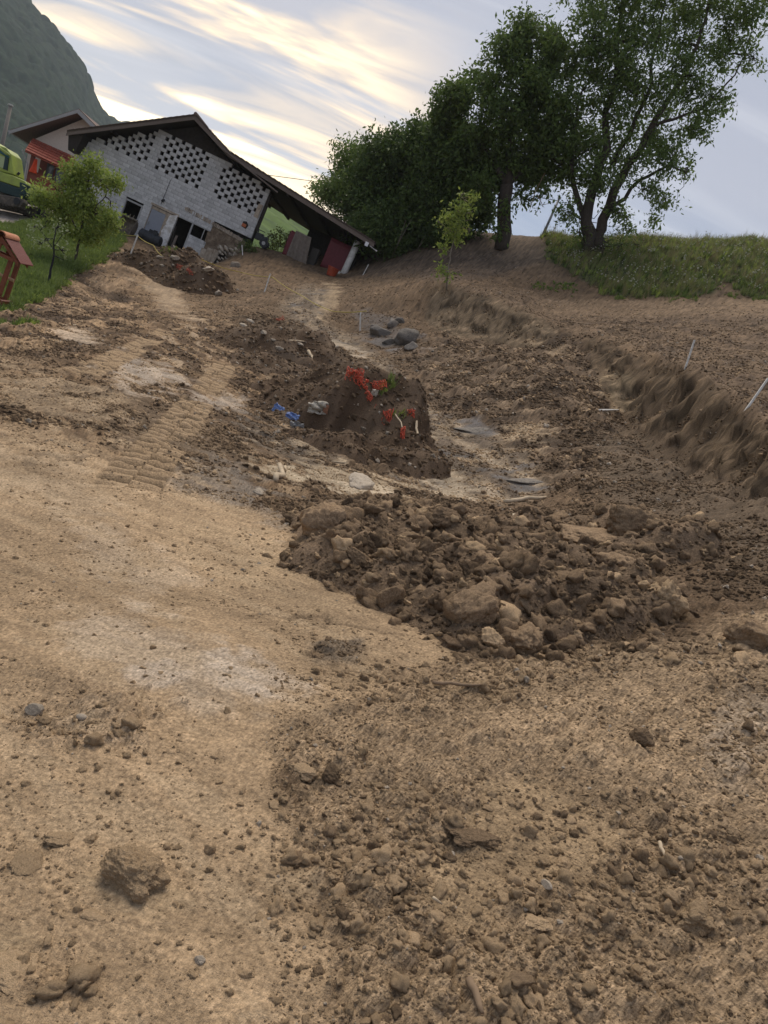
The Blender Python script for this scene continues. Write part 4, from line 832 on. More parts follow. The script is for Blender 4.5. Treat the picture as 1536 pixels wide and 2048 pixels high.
MB().box((12.32, -.99, z_(-.72)), (12.5, -.9, z_(-.50)), jit=.01).build('gutter_bracket', mat('bright_tin', (.8, .8, .8), rough=.4), barn)
MB().tube([(12.6, -.95, z_(-.62)), (12.95, -.98, z_(-.70)), (13.08, -.98, z_(-.72))], [.02, .02, .05], 6).build('gutter_end', WHITEP, barn)

# things standing by the barn
def barn_pt(u, y, z=None):
    P = PB + E_ * u + NN * y
    P[2] = G1(P[0], P[1]) if z is None else z; return P
def bedge(px, py, off): u, v = wuv(px, py, off); return u, v + PB[2]
RUST = mat('worn_bucket_steel', (.20, .165, .125), rough=.65, var=.3, scale=4, metal=.3, col2=(.13, .105, .085))
def bucket():
    u, z = bedge(250, 462, -1.2); P = barn_pt(u, -1.2, z - .1); t = empty('digger_bucket', P, YAW - .1, 'rusty digger bucket standing before the dark barn window', 'bucket')
    s = MB(); n = 10; prof = [(-.42 + .55 * (1 - math.cos(i / n * 2.0)) * .45, .72 - .75 * math.sin(i / n * 1.75)) for i in range(n + 1)]
    prof = [(.0, .85), (.22, .8), (.33, .6), (.33, .35), (.22, .12), (0, .0), (-.3, -.02)]
    for (a, b), (c, d) in zip(prof[:-1], prof[1:]): s.prism([(a, b), (c, d), (c + .02, d - .03), (a + .03, b)], -.42, .42, 'x')
    s.build('shell', RUST, t)
    for sx in (-.44, .42):
        MB().prism([(p[0], p[1]) for p in prof] + [(-.3, .06)], sx, sx + .02, 'x').build('side_plate', RUST, t)
    MB().tube([(-.44, .02, .86), (.44, .02, .86)], .06, 8).build('top_pipe', RUST, t)
    for i in range(4): MB().box((-.36 + i * .22, -.42, -.03), (-.28 + i * .22, -.29, .0)).build('tooth', RUST, t)
    e = MB(); e.prism([(.0, .85), (.15, 1.08), (.2, .85)], -.12, -.09, 'x'); e.prism([(.0, .85), (.15, 1.08), (.2, .85)], .09, .12, 'x'); e.build('hanger', RUST, t)
bucket()
def tank():
    u, z = bedge(300, 478, -1.0); P = barn_pt(u, -1.0, z); t = empty('oil_tank', P, YAW, 'black cylindrical tank lying before the grey barn door', 'tank')
    MB().tube([(-.62, 0, .05), (-.57, 0, .05), (.57, 0, .05), (.62, 0, .05)], [.25, .31, .31, .25], 20).build('drum', mat('black_tank', (.03, .032, .037), rough=.55, var=.2, scale=3), t, smooth=False)
    for x in (-.3, .3): MB().tube([(x - .02, 0, .05), (x + .02, 0, .05)], .318, 20).build('band', BLACKM, t)
    m = MB(); m.box((-.15, -.16, .31), (.34, .15, .47), jit=.03); m.box((.05, -.1, .47), (.25, .1, .55), jit=.02); m.build('pump', BLACKM, t)
    for x in (-.45, .4): MB().box((x - .05, -.2, -.38), (x + .05, .2, -.2)).build('foot', BLACKM, t)
tank()
for i, (a, b, w, l) in enumerate((((339, 490), (350, 452), .10, 'dark plank leaning inside the barn opening'), ((341, 495), (352, 470), .13, 'short pale plank leaning in the barn opening'))):
    (u0, z0), (u1, z1) = bedge(*a, -.1), bedge(*b, -.1); o = MB().prism([(u0, z0), (u0 + w, z0), (u1 + w, z1), (u1, z1)], 0, .04); ob_ = o.build('plank', WOODB if i else DARKW)
    P = PB + NN * (-.12); ob_.location = (P[0], P[1], 0); ob_.rotation_euler = (0, 0, YAW); tag(ob_, l, 'plank')
def tiller():
    u, z = bedge(520, 492, -.6); P = barn_pt(u, -.6, z); t = empty('garden_tiller', P, YAW, 'black two-wheeled garden machine parked at the barn corner', 'garden machine')
    MB().box((-.42, -.15, .25), (-.05, .2, .62), jit=.02).build('box', BLACKM, t); MB().box((-.05, -.16, .2), (.28, .16, .55), jit=.03).build('engine', BLACKM, t)
    for y in (-.22, .2): w = MB().tube([(.18, y - .05, .2), (.18, y + .05, .2)], .24, 16).build('wheel', BLACKM, t); MB().tube([(.18, y - .06, .2), (.18, y + .06, .2)], .1, 10).build('rim', FRAME, w)
    MB().tube([(.1, 0, .5), (.3, 0, .75), (.5, 0, .9)], .02, 6).build('handlebar', BLACKM, t); f = MB(); f.box((-.4, -.1, .62), (-.36, .1, .78)); f.box((-.4, -.1, .75), (.0, -.06, .79)); f.build('frame', BLACKM, t)
tiller()
def basin():
    u, z = bedge(661, 552, -1.0); P = barn_pt(u, -1.0, z - .02); t = empty('plastic_tub', P, YAW, 'orange plastic tub at the foot of the white shed column', 'tub'); n = 16
    V = []; Fc = []
    for rr, zz in ((.24, 0), (.32, .46), (.34, .47), (.34, .50), (.30, .50), (.28, .42), (.22, .04)): V += [(rr * math.cos(2 * math.pi * j / n), rr * math.sin(2 * math.pi * j / n), zz) for j in range(n)]
    for i in range(6): Fc += [(i * n + j, i * n + (j + 1) % n, (i + 1) * n + (j + 1) % n, (i + 1) * n + j) for j in range(n)]
    Fc += [tuple(range(n))[::-1], tuple(range(6 * n, 7 * n))]; MB().add(V, Fc).build('tub_body', ORANGE, t, smooth=False); MB().box((-.1, -.36, .38), (.1, -.33, .44)).build('grip', ORANGE, t)
basin()
rk = random.Random(9)
for i in range(24):
    px = 438 + (i % 6) * 7.5 + rk.uniform(-3, 3); py = 496 + (i // 6) * 10 + (i % 6) * 1.6 + rk.uniform(-2, 2); u, z = bedge(px, py, -.9 - .12 * (i // 6)); P = barn_pt(u, -.9 - .12 * (i // 6), z)
    me = clod_mesh('stacked_stone', 300 + i, 2, 7, (.5, .85), .1, (1, .7, .38), CLODM[3], .03); o = link(bpy.data.objects.new('stacked_stone', me)); s = rk.uniform(.16, .30); o.scale = (s, s, s); o.location = P; o.rotation_euler = (rk.gauss(0, .2), .5 + rk.gauss(0, .2), rk.gauss(0, .5))
    tag(o, 'flat grey stone in the dry stack beside the barn footing', 'stone', 'stones stacked by the barn footing')
hero('stone', 467, 537, 26, 77, 'pale yellowish rock at the foot of the dry stone stack', 3, (1, .6, .6), (0, 0, 20), cat='stone', planes=6, sub=4)

# ------------------------------------------------------------------ house behind the barn, to the left
def hp(px, py, off): u, v = wuv(px, py, off); return u, v + ZB
CREAM = mat('cream_render', (.56, .49, .42), rough=.95, var=.08, scale=2); REDT = mat('red_roof_tile', (.27, .06, .035), rough=.75, var=.25, scale=5, obj_var=.12); REDB = mat('red_brown_wall', (.20, .058, .035), rough=.85, var=.15, scale=3)
GLASS = mat('dark_glass', (.10, .11, .11), rough=.12, var=.1, spec=.6)
ho = empty('house', PB + NN * 14 + np.array([0, 0, -ZB]), YAW, 'cream house with grey gable roof and red tiled porch left of the barn', 'house')
q = lambda a: hp(a[0], a[1], 14)
MB().prism([q((40, 400)), q((60, 282)), q((166, 238)), q((196, 262)), q((215, 420))], 0, 8).build('wall', CREAM, ho)
(ax, az), (bx, bz), (cx2, cz2) = q((33, 273)), q((168, 231)), q((205, 268))
rf_ = MB(); rf_.prism([(ax, az), (bx, bz), (bx, bz + .16), (ax - .05, az + .14)], -1.0, 8.6); rf_.prism([(bx + .004, bz), (cx2, cz2), (cx2 + .05, cz2 + .14), (bx + .004, bz + .16)], -1.0, 8.6); rfo = rf_.build('roof', TILED, ho)
MB().prism([(ax, az - .16), (bx, bz - .18), (bx, bz + .1), (ax, az + .1)], -1.05, -1.003).build('bargeboard', FRAME, rfo); MB().prism([(bx + .004, bz - .18), (cx2, cz2 - .16), (cx2, cz2 + .1), (bx + .004, bz + .1)], -1.05, -1.003).build('bargeboard', FRAME, rfo)
MB().tube([(ax - .05, -1.0, az + .05), (ax - .05, 8.6, az + .05)], .09, 8).build('gutter', FRAME, rfo)
q2 = lambda a: hp(a[0], a[1], 11.6)
y2 = -2.4
MB().prism([q2((42, 395)), q2((61, 338)), q2((170, 392)), q2((155, 440))], y2, y2 + .25).build('porch_parapet', REDB, ho)
MB().prism([q2((36, 410)), q2((41, 392)), q2((150, 437)), q2((145, 460))], y2 - .05, y2 + 2.2).build('porch_base', FRAME, ho)
for a, b, c, d in (((51, 365), (64, 300), (70, 303), (58, 368)), ((118, 390), (131, 330), (136, 332), (123, 392))): MB().prism([q2(a), q2(d), q2(c), q2(b)], y2 + .02, y2 + .22).build('porch_post', REDB, ho)
MB().prism([q2((45, 395)), q2((66, 300)), q2((170, 350)), q2((150, 440))], y2 + 1.3, y2 + 1.42).build('porch_wall', REDB, ho)
w_ = MB().prism([q2((70, 362)), q2((80, 312)), q2((140, 340)), q2((130, 390))], y2 + 1.2, y2 + 1.24).build('porch_window', GLASS, ho); MB().prism([q2((86, 367)), q2((95, 320)), q2((98, 321)), q2((89, 369))], y2 + 1.15, y2 + 1.2).build('mullion', REDB, w_)
pr = empty('x', (0, 0, 0)); bpy.data.objects.remove(pr)
tlx = [hp(50, 302, 11.1), hp(185, 366, 11.1), hp(196, 336, 13.8), hp(66, 278, 13.8)]
n_r, n_c = 6, 26; prf = MB()
def porch(a, b):                           # a along the eave, b up the slope
    xa = tlx[0][0] + (tlx[1][0] - tlx[0][0]) * a; xb = tlx[3][0] + (tlx[2][0] - tlx[3][0]) * a; x = xa + (xb - xa) * b; z0 = tlx[0][1] + (tlx[1][1] - tlx[0][1]) * a
    top = tlx[3][1] + (tlx[2][1] - tlx[3][1]) * a; return x, y2 - .5 + 2.7 * b, z0 + (top - z0) * b
pro = sheet(26, 6, lambda a, b: porch(a, b), 'porch_roof', REDT, ho, solid=.05)
for j in range(6):
    for i in range(13):
        p = [Vector(porch(i / 13, j / 6)), Vector(porch((i + .92) / 13, j / 6)), Vector(porch((i + .92) / 13, (j + 1.1) / 6)), Vector(porch(i / 13, (j + 1.1) / 6))]; u_ = Vector((0, -.05, .10))
        V = [p[0] + u_ * 1.0, p[1] + u_ * 1.0, p[2] + u_ * .5, p[3] + u_ * .5]; V += [v - u_ * .3 for v in V]
        MB().add(V, [(0, 1, 2, 3), (7, 6, 5, 4), (0, 4, 5, 1), (1, 5, 6, 2), (2, 6, 7, 3), (3, 7, 4, 0)]).build('roof_tile', REDT, pro)
gu, gz2 = q2((50, 303)); MB().tube([(gu, y2 - .4, gz2), (q2((58, 330))[0], y2 - .2, q2((58, 330))[1]), (q2((48, 378))[0], y2 - .1, q2((48, 378))[1])], .05, 6).build('downpipe', FRAME, ho)
ox, oz = wuv(72, 318, 11.4); P = PB + E_ * ox + NN * 11.4; P[2] = PB[2] + oz
o = sheet(10, 14, lambda a, b: ((a - .5) * (.22 + .4 * b), .06 * math.sin(a * 9 + b * 3), -b * .95), 'hanging_cloth', mat('orange_red_cloth', (.62, .07, .02), rough=.8, var=.15), None); o.location = P; o.rotation_euler = (0, math.radians(-6), YAW); tag(o, 'orange red garment hanging in the porch of the house', 'garment')

# ------------------------------------------------------------------ digger on the drive, cut by the left edge
YE = 37.0
def ep(px, py, Y=YE): P = at(px, py, Y); return float(P[0]), float(P[2])
LIME = mat('lime_paint', (.30, .37, .06), rough=.45, var=.10, scale=2, spec=.45, col2=(.23, .28, .06)); DKGR = mat('dark_green_paint', (.012, .035, .035), rough=.5, var=.2, scale=3); TRACKM = mat('track_rubber', (.075, .065, .055), rough=.9, var=.35, scale=4, bump=.6, bscale=8, col2=(.13, .11, .09))
ex0, ez0 = ep(20, 412); ex = empty('excavator', (0, 0, 0), 0, 'lime green crawler excavator on the drive, cut off by the left edge', 'excavator')
def exp_(name, pts, y0, y1, m, parent=None, bevel=.04): return MB().prism([ep(*p) for p in pts][::-1], y0, y1).build(name, m, parent or ex, bevel=bevel)
exp_('engine_cover', [(-70, 322), (0, 343), (24, 350), (50, 362), (53, 368), (50, 379), (0, 362), (-70, 345)], YE, YE + 2.0, LIME)
exp_('lower_body', [(-70, 346), (0, 363), (50, 380), (52, 392), (44, 398), (0, 384), (-70, 362)], YE - .03, YE + 2.05, DKGR)
exp_('counterweight', [(40, 364), (53, 368.5), (52, 392), (40, 389)], YE - .06, YE + 2.1, DKGR)
cab = exp_('cab', [(-25, 330), (-18, 284), (10, 294), (19, 306), (25, 348), (0, 342)], YE + .1, YE + 1.1, LIME)
exp_('cab_roof', [(-22, 281), (-18, 277), (2, 296), (17, 306), (19, 311), (10, 309)], YE + .02, YE + 1.2, LIME, cab)
exp_('windscreen_band', [(-19, 290), (0, 299), (17, 312), (16, 316), (-18, 296)], YE + .04, YE + 1.15, mat('teal_trim', (.02, .09, .11), rough=.4), cab)
exp_('window', [(-20, 300), (-2, 310), (9, 314), (5, 336), (0, 334), (-22, 326)], YE + .05, YE + .098, mat('cab_glass', (.30, .36, .16), rough=.1, spec=.6), cab, 0)
exp_('cab_post', [(9, 312), (16, 316), (13, 340), (5, 337)], YE + .045, YE + .097, DKGR, cab, 0)
MB().tube([(*ep(26, 345)[:1], YE + .4, ep(26, 345)[1]), (*ep(30, 340)[:1], YE + .4, ep(30, 340)[1])], .06, 8).build('exhaust', BLACKM, ex)
for y in (YE - .35, YE + 1.75):
    pts = [ep(*p, YE) for p in [(-70, 372), (0, 391), (44, 398), (54, 402), (55, 410), (46, 416), (30, 416), (-70, 392)]][::-1]
    tr = MB().prism(pts, y, y + .45).build('track', TRACKM, ex, bevel=.05)
    for i in range(7):
        c = ep(8 + i * 6.5, 412.5 + i * .6); MB().box((c[0] - .03, y - .02, c[1] - .05), (c[0] + .03, y + .47, c[1] + .03)).build('track_pad', TRACKM, tr)
    c = ep(42, 406); MB().tube([(c[0], y - .03, c[1]), (c[0], y + .48, c[1])], .17, 14).build('sprocket', BLACKM, tr)

# ------------------------------------------------------------------ wooden wishing well
WELLW = mat('varnished_wood', (.20, .055, .022), rough=.5, var=.25, scale=3, spec=.4, stretch=(6, 6, 1)); PALEW = mat('pale_wood', (.45, .30, .17), rough=.7, var=.2, scale=4); CLAYT = mat('clay_ridge_tile', (.46, .20, .11), rough=.8, var=.2, scale=5); TILEP = mat('dark_red_tile', (.17, .055, .045), rough=.6, var=.2, scale=5)
Pw = ground_hit(-32, 612); Pw[2] -= .05; we = empty('garden_well', Pw, math.radians(14), 'brown wooden garden well with tiled roof on the lawn at the left edge', 'garden well')
we.scale = (.84, .84, .84)
for x in (-.40, .29):
    for y in (-.30, .36): MB().box((x, y, .0), (x + .11, y + .11, 1.60)).build('post', WELLW, we)
for y in (-.44, .42):
    for sx in (-1, 1):
        MB().prism([(0, 1.96), (sx * .60, 1.50), (sx * .60, 1.61), (0, 2.08)][::sx], y, y + .06).build('rafter', WELLW, we)
    MB().box((-.46, y - .01, 1.56), (.46, y + .05, 1.65)).build('cross_beam', WELLW, we); MB().box((-.05, y + .005, 1.65), (.05, y + .055, 2.0)).build('king_post', WELLW, we)
for sx in (-1, 1):
    for i in range(8):
        for j in range(3):
            t0, t1 = j / 3, (j + 1.08) / 3; y0 = -.56 + i * .15; f = lambda t: (sx * (.05 + .62 * t), 2.10 - .50 * t + .02 * (1 - (t - t0) * 3))
            (a, b), (c, d) = f(t0), f(t1); MB().prism([(a, b), (c, d + .012), (c, d + .04), (a, b + .03)][::sx], y0, y0 + .14).build('roof_tile', TILEP, we, bevel=.01)
for i in range(4):
    n = 9; pr_ = [(.15 * math.cos(math.pi * j / n), 2.10 + .13 * math.sin(math.pi * j / n)) for j in range(n + 1)] + [(-.125 * math.cos(math.pi * j / n), 2.10 + .105 * math.sin(math.pi * j / n)) for j in range(n + 1)]
    MB().prism(pr_[::-1], -.60 + i * .30, -.60 + i * .30 + .31).build('ridge_tile', CLAYT, we)
for z in (.0, .16, .32): 
    for y in (-.36, .42): MB().box((-.56, y, z), (.52, y + .09, z + .13), jit=.008).build('curb_board', PALEW if z == .16 else WELLW, we)
    for x in (-.56, .44): MB().box((x, -.26, z), (x + .09, .41, z + .13), jit=.008).build('curb_board', WELLW, we)
MB().tube([(-.5, .03, 1.05), (.5, .03, 1.05)], .05, 10).build('windlass', PALEW, we); MB().tube([(.0, .03, .62), (.0, .03, .84)], [.10, .12], 12).build('pail', PALEW, we); MB().tube([(0, .03, .8), (0, .03, 1.05)], .012, 5).build('rope', PALEW, we)
# ------------------------------------------------------------------ trees
def leafmat(name, c, c2, tr=.35):
    m = bpy.data.materials.new(name); m.use_nodes = True; nt = m.node_tree; nt.nodes.clear(); out = N(nt, 'ShaderNodeOutputMaterial')
    ge = N(nt, 'ShaderNodeNewGeometry'); mx = N(nt, 'ShaderNodeMix', data_type='RGBA'); L(nt, ge.outputs['Random Per Island'], mx.inputs[0]); mx.inputs[6].default_value = (*c, 1); mx.inputs[7].default_value = (*c2, 1)
    p = N(nt, 'ShaderNodeBsdfPrincipled'); p.inputs['Roughness'].default_value = .55; p.inputs['Specular IOR Level'].default_value = .25; L(nt, mx.outputs[2], p.inputs['Base Color'])
    t = N(nt, 'ShaderNodeBsdfTranslucent'); L(nt, mx.outputs[2], t.inputs[0]); ms = N(nt, 'ShaderNodeMixShader'); ms.inputs[0].default_value = tr; L(nt, p.outputs[0], ms.inputs[1]); L(nt, t.outputs[0], ms.inputs[2]); L(nt, ms.outputs[0], out.inputs[0])
    MATS[name] = m; return m
LEAF_D = leafmat('leaf_dark', (.070, .118, .026), (.155, .22, .058), .45); LEAF_M = leafmat('leaf_mid', (.085, .14, .032), (.18, .25, .07), .45); LEAF_L = leafmat('leaf_light', (.17, .25, .05), (.34, .40, .10), .45); LEAF_W = leafmat('leaf_pale', (.16, .22, .07), (.34, .38, .24), .3)
LEAF_X = leafmat('leaf_thicket', (.050, .088, .021), (.125, .185, .05), .4)
BARK = mat('bark', (.060, .048, .038), rough=.95, var=.35, scale=6, stretch=(1, 1, .3), bump=.9, bscale=9); BARKY = mat('young_bark', (.22, .19, .15), rough=.9, var=.2, scale=6)
rt = np.random.default_rng(23)
def leaf_cloud(P, size, droop=.35, wid=.42):
    n = len(P); t = rt.normal(0, 1, (n, 3)); t[:, 2] -= droop * 1.5; t /= np.linalg.norm(t, axis=1)[:, None]
    a = rt.normal(0, 1, (n, 3)); a -= (a * t).sum(1)[:, None] * t; a /= np.linalg.norm(a, axis=1)[:, None]; nm = np.cross(t, a)
    s = (size * rt.uniform(.6, 1.3, n))[:, None]
    V = np.stack([P, P + t * s * .5 + a * s * wid * .5 + nm * s * .06, P + t * s, P + t * s * .5 - a * s * wid * .5 + nm * s * .06], 1).reshape(-1, 3)
    return V, np.arange(4 * n).reshape(n, 4)
def wob(a, b, n, amp, rnd):
    a, b = Vector(a), Vector(b); L_ = (b - a).length; out = []
    o = [Vector((rnd.gauss(0, 1), rnd.gauss(0, 1), rnd.gauss(0, .6))) for _ in range(n + 1)]
    for i in range(n + 1):
        t = i / n; out.append(a.lerp(b, t) + (o[i] * amp * L_ * math.sin(math.pi * t)))
    return out
def noise3(P, s): return np.array([mnoise.noise(Vector(p) / s) for p in P])
def tree(name, label, base, Y, limbs, clumps, leaf, size=.17, per=13, dens=1.0, spread=.26, bark=None, group=None, gap=-.12, depth=.9, cat='tree', trunk_r=.3, seed=1, twigs=8, nocrown=False):
    rnd = random.Random(seed); B = Vector(base); t = empty(name, B, 0, label, cat, group); tb = MB(); ends = []
    for pts, r0, r1 in limbs:                    # pts: (px, py, extra depth)
        W_ = [Vector(at(p[0], p[1], Y + (p[2] if len(p) > 2 else 0))) - B for p in pts]; full = []
        for a, b in zip(W_[:-1], W_[1:]): full += wob(a, b, 4, .035, rnd)[:-1]
        full.append(W_[-1]); n = len(full); tb.tube(full, [r0 + (r1 - r0) * (i / (n - 1)) ** .8 for i in range(n)], 9); ends += full[n // 3:]
    LV = []
    for (px, py, rp, *dy) in clumps:
        R = rp * Y / F; c = Vector(at(px, py, Y + (dy[0] if dy else rnd.uniform(-depth, depth)))) - B
        e = min(ends, key=lambda q: (q - c).length + .4 * max(0, q.z - c.z)) if ends else Vector()
        if (e - c).length > .1: tb.tube(wob(e, c, 5, .06, rnd), [max(.018, .05 * R) * (1 - .12 * i) for i in range(6)], 6)
        nt_ = int(dens * 26 * R * R * 2.4) + 4; d = rt.normal(0, 1, (nt_, 3)); d /= np.linalg.norm(d, axis=1)[:, None]
        tw = np.array(c) + d * (R * rt.random(nt_) ** .42)[:, None] * np.array([1, 1, .88]); g = noise3(tw + np.array(B), .85) + .5 * noise3(tw + np.array(B), .4); tw = tw[g > gap]
        for q in tw[:twigs]: tb.tube(wob(c, q, 3, .08, rnd), [.022, .017, .012, .006], 5)
        if len(tw): LV.append(np.repeat(tw, per, 0) + rt.normal(0, spread, (len(tw) * per, 3)))
    tb.build('trunk', bark or BARK, t, smooth=True)
    V, Q = leaf_cloud(np.concatenate(LV), size); mesh_np('crown', V, Q, leaf, t); return t
def base_at(px, py, Y): P = at(px, py, Y); P[2] = min(P[2], G1(P[0], P[1]) + .05) - .05; return P
tree('ash_tree', 'tall round-crowned tree with ivy-clad single trunk on the bank', base_at(1002, 500, 42.5), 42.5,
     [([(1002, 502), (1008, 420), (1014, 370)], .40, .34), ([(1014, 372), (1020, 300), (1045, 180), (1065, 90)], .26, .05), ([(1014, 372), (985, 320), (945, 260), (900, 215)], .20, .04), ([(1014, 372), (1070, 310), (1110, 230)], .20, .05)],
     [(1070, 85, 52), (1010, 112, 42), (1105, 135, 55), (1030, 175, 62), (968, 165, 40), (925, 195, 40), (893, 215, 32), (880, 235, 20), (1095, 215, 68), (1000, 240, 60), (940, 265, 48), (1060, 290, 65), (980, 310, 52), (915, 300, 42), (1115, 290, 55), (1035, 350, 46), (965, 372, 40), (1085, 345, 46), (1125, 330, 40), (1040, 60, 30), (1120, 95, 30), (975, 345, 40), (1010, 420, 16), (1000, 460, 14), (1120, 240, 40), (1060, 400, 22)], LEAF_D, size=.27, per=18, dens=1.35, spread=.22, gap=-.04, trunk_r=.4, seed=3)
tree('willow_tree', 'very tall spreading tree with several stems at the right, cut by the top edge', base_at(1188, 503, 42), 42,
     [([(1180, 505), (1172, 440), (1200, 330), (1225, 190), (1240, 40), (1250, -60)], .40, .03), ([(1195, 505), (1205, 440), (1255, 330), (1330, 210), (1395, 90), (1430, -20)], .36, .03), ([(1188, 470), (1150, 380), (1140, 300), (1165, 180)], .2, .05), ([(1212, 430), (1280, 360), (1340, 330), (1372, 345)], .13, .03), ([(1225, 330), (1290, 200), (1320, 60), (1330, -40)], .16, .03), ([(1300, 255), (1400, 220), (1470, 150), (1505, 60)], .09, .02), ([(1180, 450), (1150, 430), (1135, 400)], .08, .02)],
     [(1230, 20, 68), (1320, 10, 68), (1420, 10, 60), (1495, 40, 48), (1185, 75, 55), (1270, 90, 66), (1370, 90, 60), (1450, 110, 46), (1508, 115, 26), (1190, 150, 58), (1290, 170, 62), (1370, 190, 50), (1435, 200, 38), (1220, 230, 58), (1310, 260, 52), (1385, 250, 38), (1160, 235, 42), (1180, 300, 52), (1260, 320, 46), (1345, 320, 36), (1375, 335, 20), (1200, 370, 40), (1290, 380, 30), (1330, 395, 22), (1150, 370, 32), (1140, 425, 26), (1240, 425, 20), (1352, 405, 14), (1280, -60, 80), (1400, -60, 80), (1180, -30, 60), (1500, -40, 60), (1260, 460, 14), (1158, 465, 18), (1310, 440, 12), (1370, 150, 40), (1240, 140, 50)], LEAF_M, size=.23, per=18, dens=1.2, spread=.21, gap=.06, seed=5, twigs=9)
tree('hedge_tree', 'pale green small tree at the left end of the thicket beside the shed', base_at(700, 520, 47.5), 47.5, [([(706, 520), (704, 420), (700, 340)], .14, .04)], [(700, 322, 42), (662, 375, 34), (722, 355, 48), (690, 400, 48), (745, 390, 50), (650, 395, 20), (740, 440, 50), (780, 300, 22)], LEAF_M, size=.24, per=18, dens=1.6, seed=7)
tree('hedge_tree', 'dark bushy tree with ragged top behind the shed eave', base_at(800, 520, 45.5), 45.5, [([(800, 525), (800, 420), (810, 330), (830, 270)], .18, .04)], [(765, 318, 52), (805, 300, 44), (850, 285, 34), (838, 255, 15), (822, 270, 16), (765, 400, 66), (830, 370, 72), (800, 450, 58), (740, 345, 38), (850, 320, 40), (730, 470, 36)], LEAF_X, size=.26, per=18, dens=1.7, seed=9, gap=-.25)
tree('hedge_tree', 'dense dark tree between the thicket and the ivy-clad trunk', base_at(900, 520, 44), 44, [([(900, 525), (898, 430), (905, 330)], .2, .05)], [(890, 280, 44), (925, 330, 56), (880, 380, 70), (940, 400, 46), (870, 450, 60), (955, 430, 30), (900, 460, 46), (960, 345, 40), (905, 260, 24), (860, 330, 50)], LEAF_X, size=.26, per=18, dens=1.7, seed=11, gap=-.25)
tree('shrub', 'low dark shrub overhanging the bank right of the shed', base_at(790, 530, 45), 45, [([(790, 540), (785, 490)], .06, .03)], [(745, 455, 44), (795, 490, 36), (845, 495, 30), (815, 450, 40), (780, 515, 16)], LEAF_X, size=.24, per=18, dens=1.7, seed=13, gap=-.3, cat='shrub')
tree('shrub', 'leafy shrub around the foot of the many-stemmed tree', base_at(1200, 505, 41), 41, [([(1205, 508), (1205, 480)], .05, .02)], [(1215, 485, 24), (1240, 490, 20), (1165, 490, 16), (1270, 490, 16), (1140, 500, 10)], LEAF_D, size=.13, per=13, dens=1.4, seed=15, cat='shrub')
# young trees on the left lawn
P = ground_hit(150, 530); tree('fruit_tree', 'bushy light green fruit tree on the left lawn before the barn', P, P[1], [([(150, 530), (156, 490), (165, 440), (178, 380), (186, 320)], .06, .02), ([(160, 470), (130, 420), (100, 390)], .035, .01), ([(164, 450), (205, 400), (225, 370)], .03, .01)],
     [(188, 335, 22), (150, 352, 28), (205, 368, 32), (112, 378, 28), (162, 395, 38), (222, 402, 24), (88, 395, 18), (130, 428, 34), (192, 428, 36), (228, 362, 16), (178, 312, 14), (98, 440, 18), (215, 440, 22), (145, 462, 24), (75, 385, 10), (185, 465, 20), (240, 385, 10), (60, 405, 8)], LEAF_L, size=.15, per=20, dens=4.2, spread=.15, seed=17, gap=-.05, depth=.5, twigs=5)
P = ground_hit(98, 572); tree('fruit_tree', 'thin young tree with dark straight stem near the garden well', P, P[1], [([(96, 575), (101, 540), (108, 500), (112, 455)], .05, .015), ([(108, 500), (88, 470), (72, 450)], .014, .006), ([(109, 492), (125, 470), (138, 462)], .012, .005)],
     [(100, 478, 16), (82, 488, 12), (122, 500, 14), (70, 452, 9), (115, 455, 14), (135, 462, 10), (92, 450, 8), (128, 520, 8)], LEAF_W, size=.10, per=12, dens=3.5, spread=.11, seed=19, bark=mat('black_bark', (.022, .021, .024), rough=.8), depth=.25, gap=-.1, twigs=4)
P = ground_hit(893, 578); tree('sapling', 'young walnut sapling on the cut bank before the thicket', P, P[1], [([(893, 580), (897, 530), (905, 490), (918, 440), (922, 395)], .035, .008), ([(902, 505), (888, 495)], .01, .005), ([(896, 540), (884, 530)], .01, .005)],
     [(930, 400, 13), (915, 420, 15), (938, 425, 13), (893, 435, 13), (950, 395, 8), (920, 450, 18), (900, 462, 16), (940, 460, 12), (878, 445, 7), (888, 497, 10), (885, 540, 13), (895, 550, 8), (925, 388, 7), (912, 478, 12), (945, 440, 10)], LEAF_L, size=.17, per=6, dens=3.0, spread=.10, seed=21, bark=BARKY, depth=.15, gap=-.2, twigs=3)

# ------------------------------------------------------------------ grass, weeds, flowers
def tuft_mesh(seed, n, h, w, lean=.5):
    rnd = random.Random(seed); V = []; Fc = []
    for _ in range(n):
        a = rnd.uniform(0, 6.28); r = rnd.uniform(0, .10); b = Vector((r * math.cos(a), r * math.sin(a), 0)); hh = h * rnd.uniform(.5, 1.1); d = Vector((math.cos(a), math.sin(a), 0)) * lean * hh * rnd.uniform(.1, 1); sd = Vector((-math.sin(a), math.cos(a), 0)) * w * .5; k = len(V)
        V += [b - sd, b + sd, b + d * .35 + Vector((0, 0, hh * .6)) + sd * .8, b + d * .35 + Vector((0, 0, hh * .6)) - sd * .8, b + d + Vector((0, 0, hh))]; Fc += [(k, k + 1, k + 2, k + 3), (k + 3, k + 2, k + 4)]
    me = bpy.data.meshes.new('tuft'); me.from_pydata([tuple(v) for v in V], [], Fc); return me
GRASSM = leafmat('grass_blade', (.085, .135, .03), (.20, .26, .075), .4); GRASSD = leafmat('tall_grass', (.10, .145, .04), (.27, .30, .12), .4)
DRYG = leafmat('dry_grass', (.22, .20, .09), (.30, .26, .13), .3)
def tuft_col(name, specs):
    col = bpy.data.collections.new(name)
    for i, (sd, n, h, w, m) in enumerate(specs):
        me = tuft_mesh(sd, n, h, w); me.materials.append(m); col.objects.link(bpy.data.objects.new('tuft_shape', me))
    return col
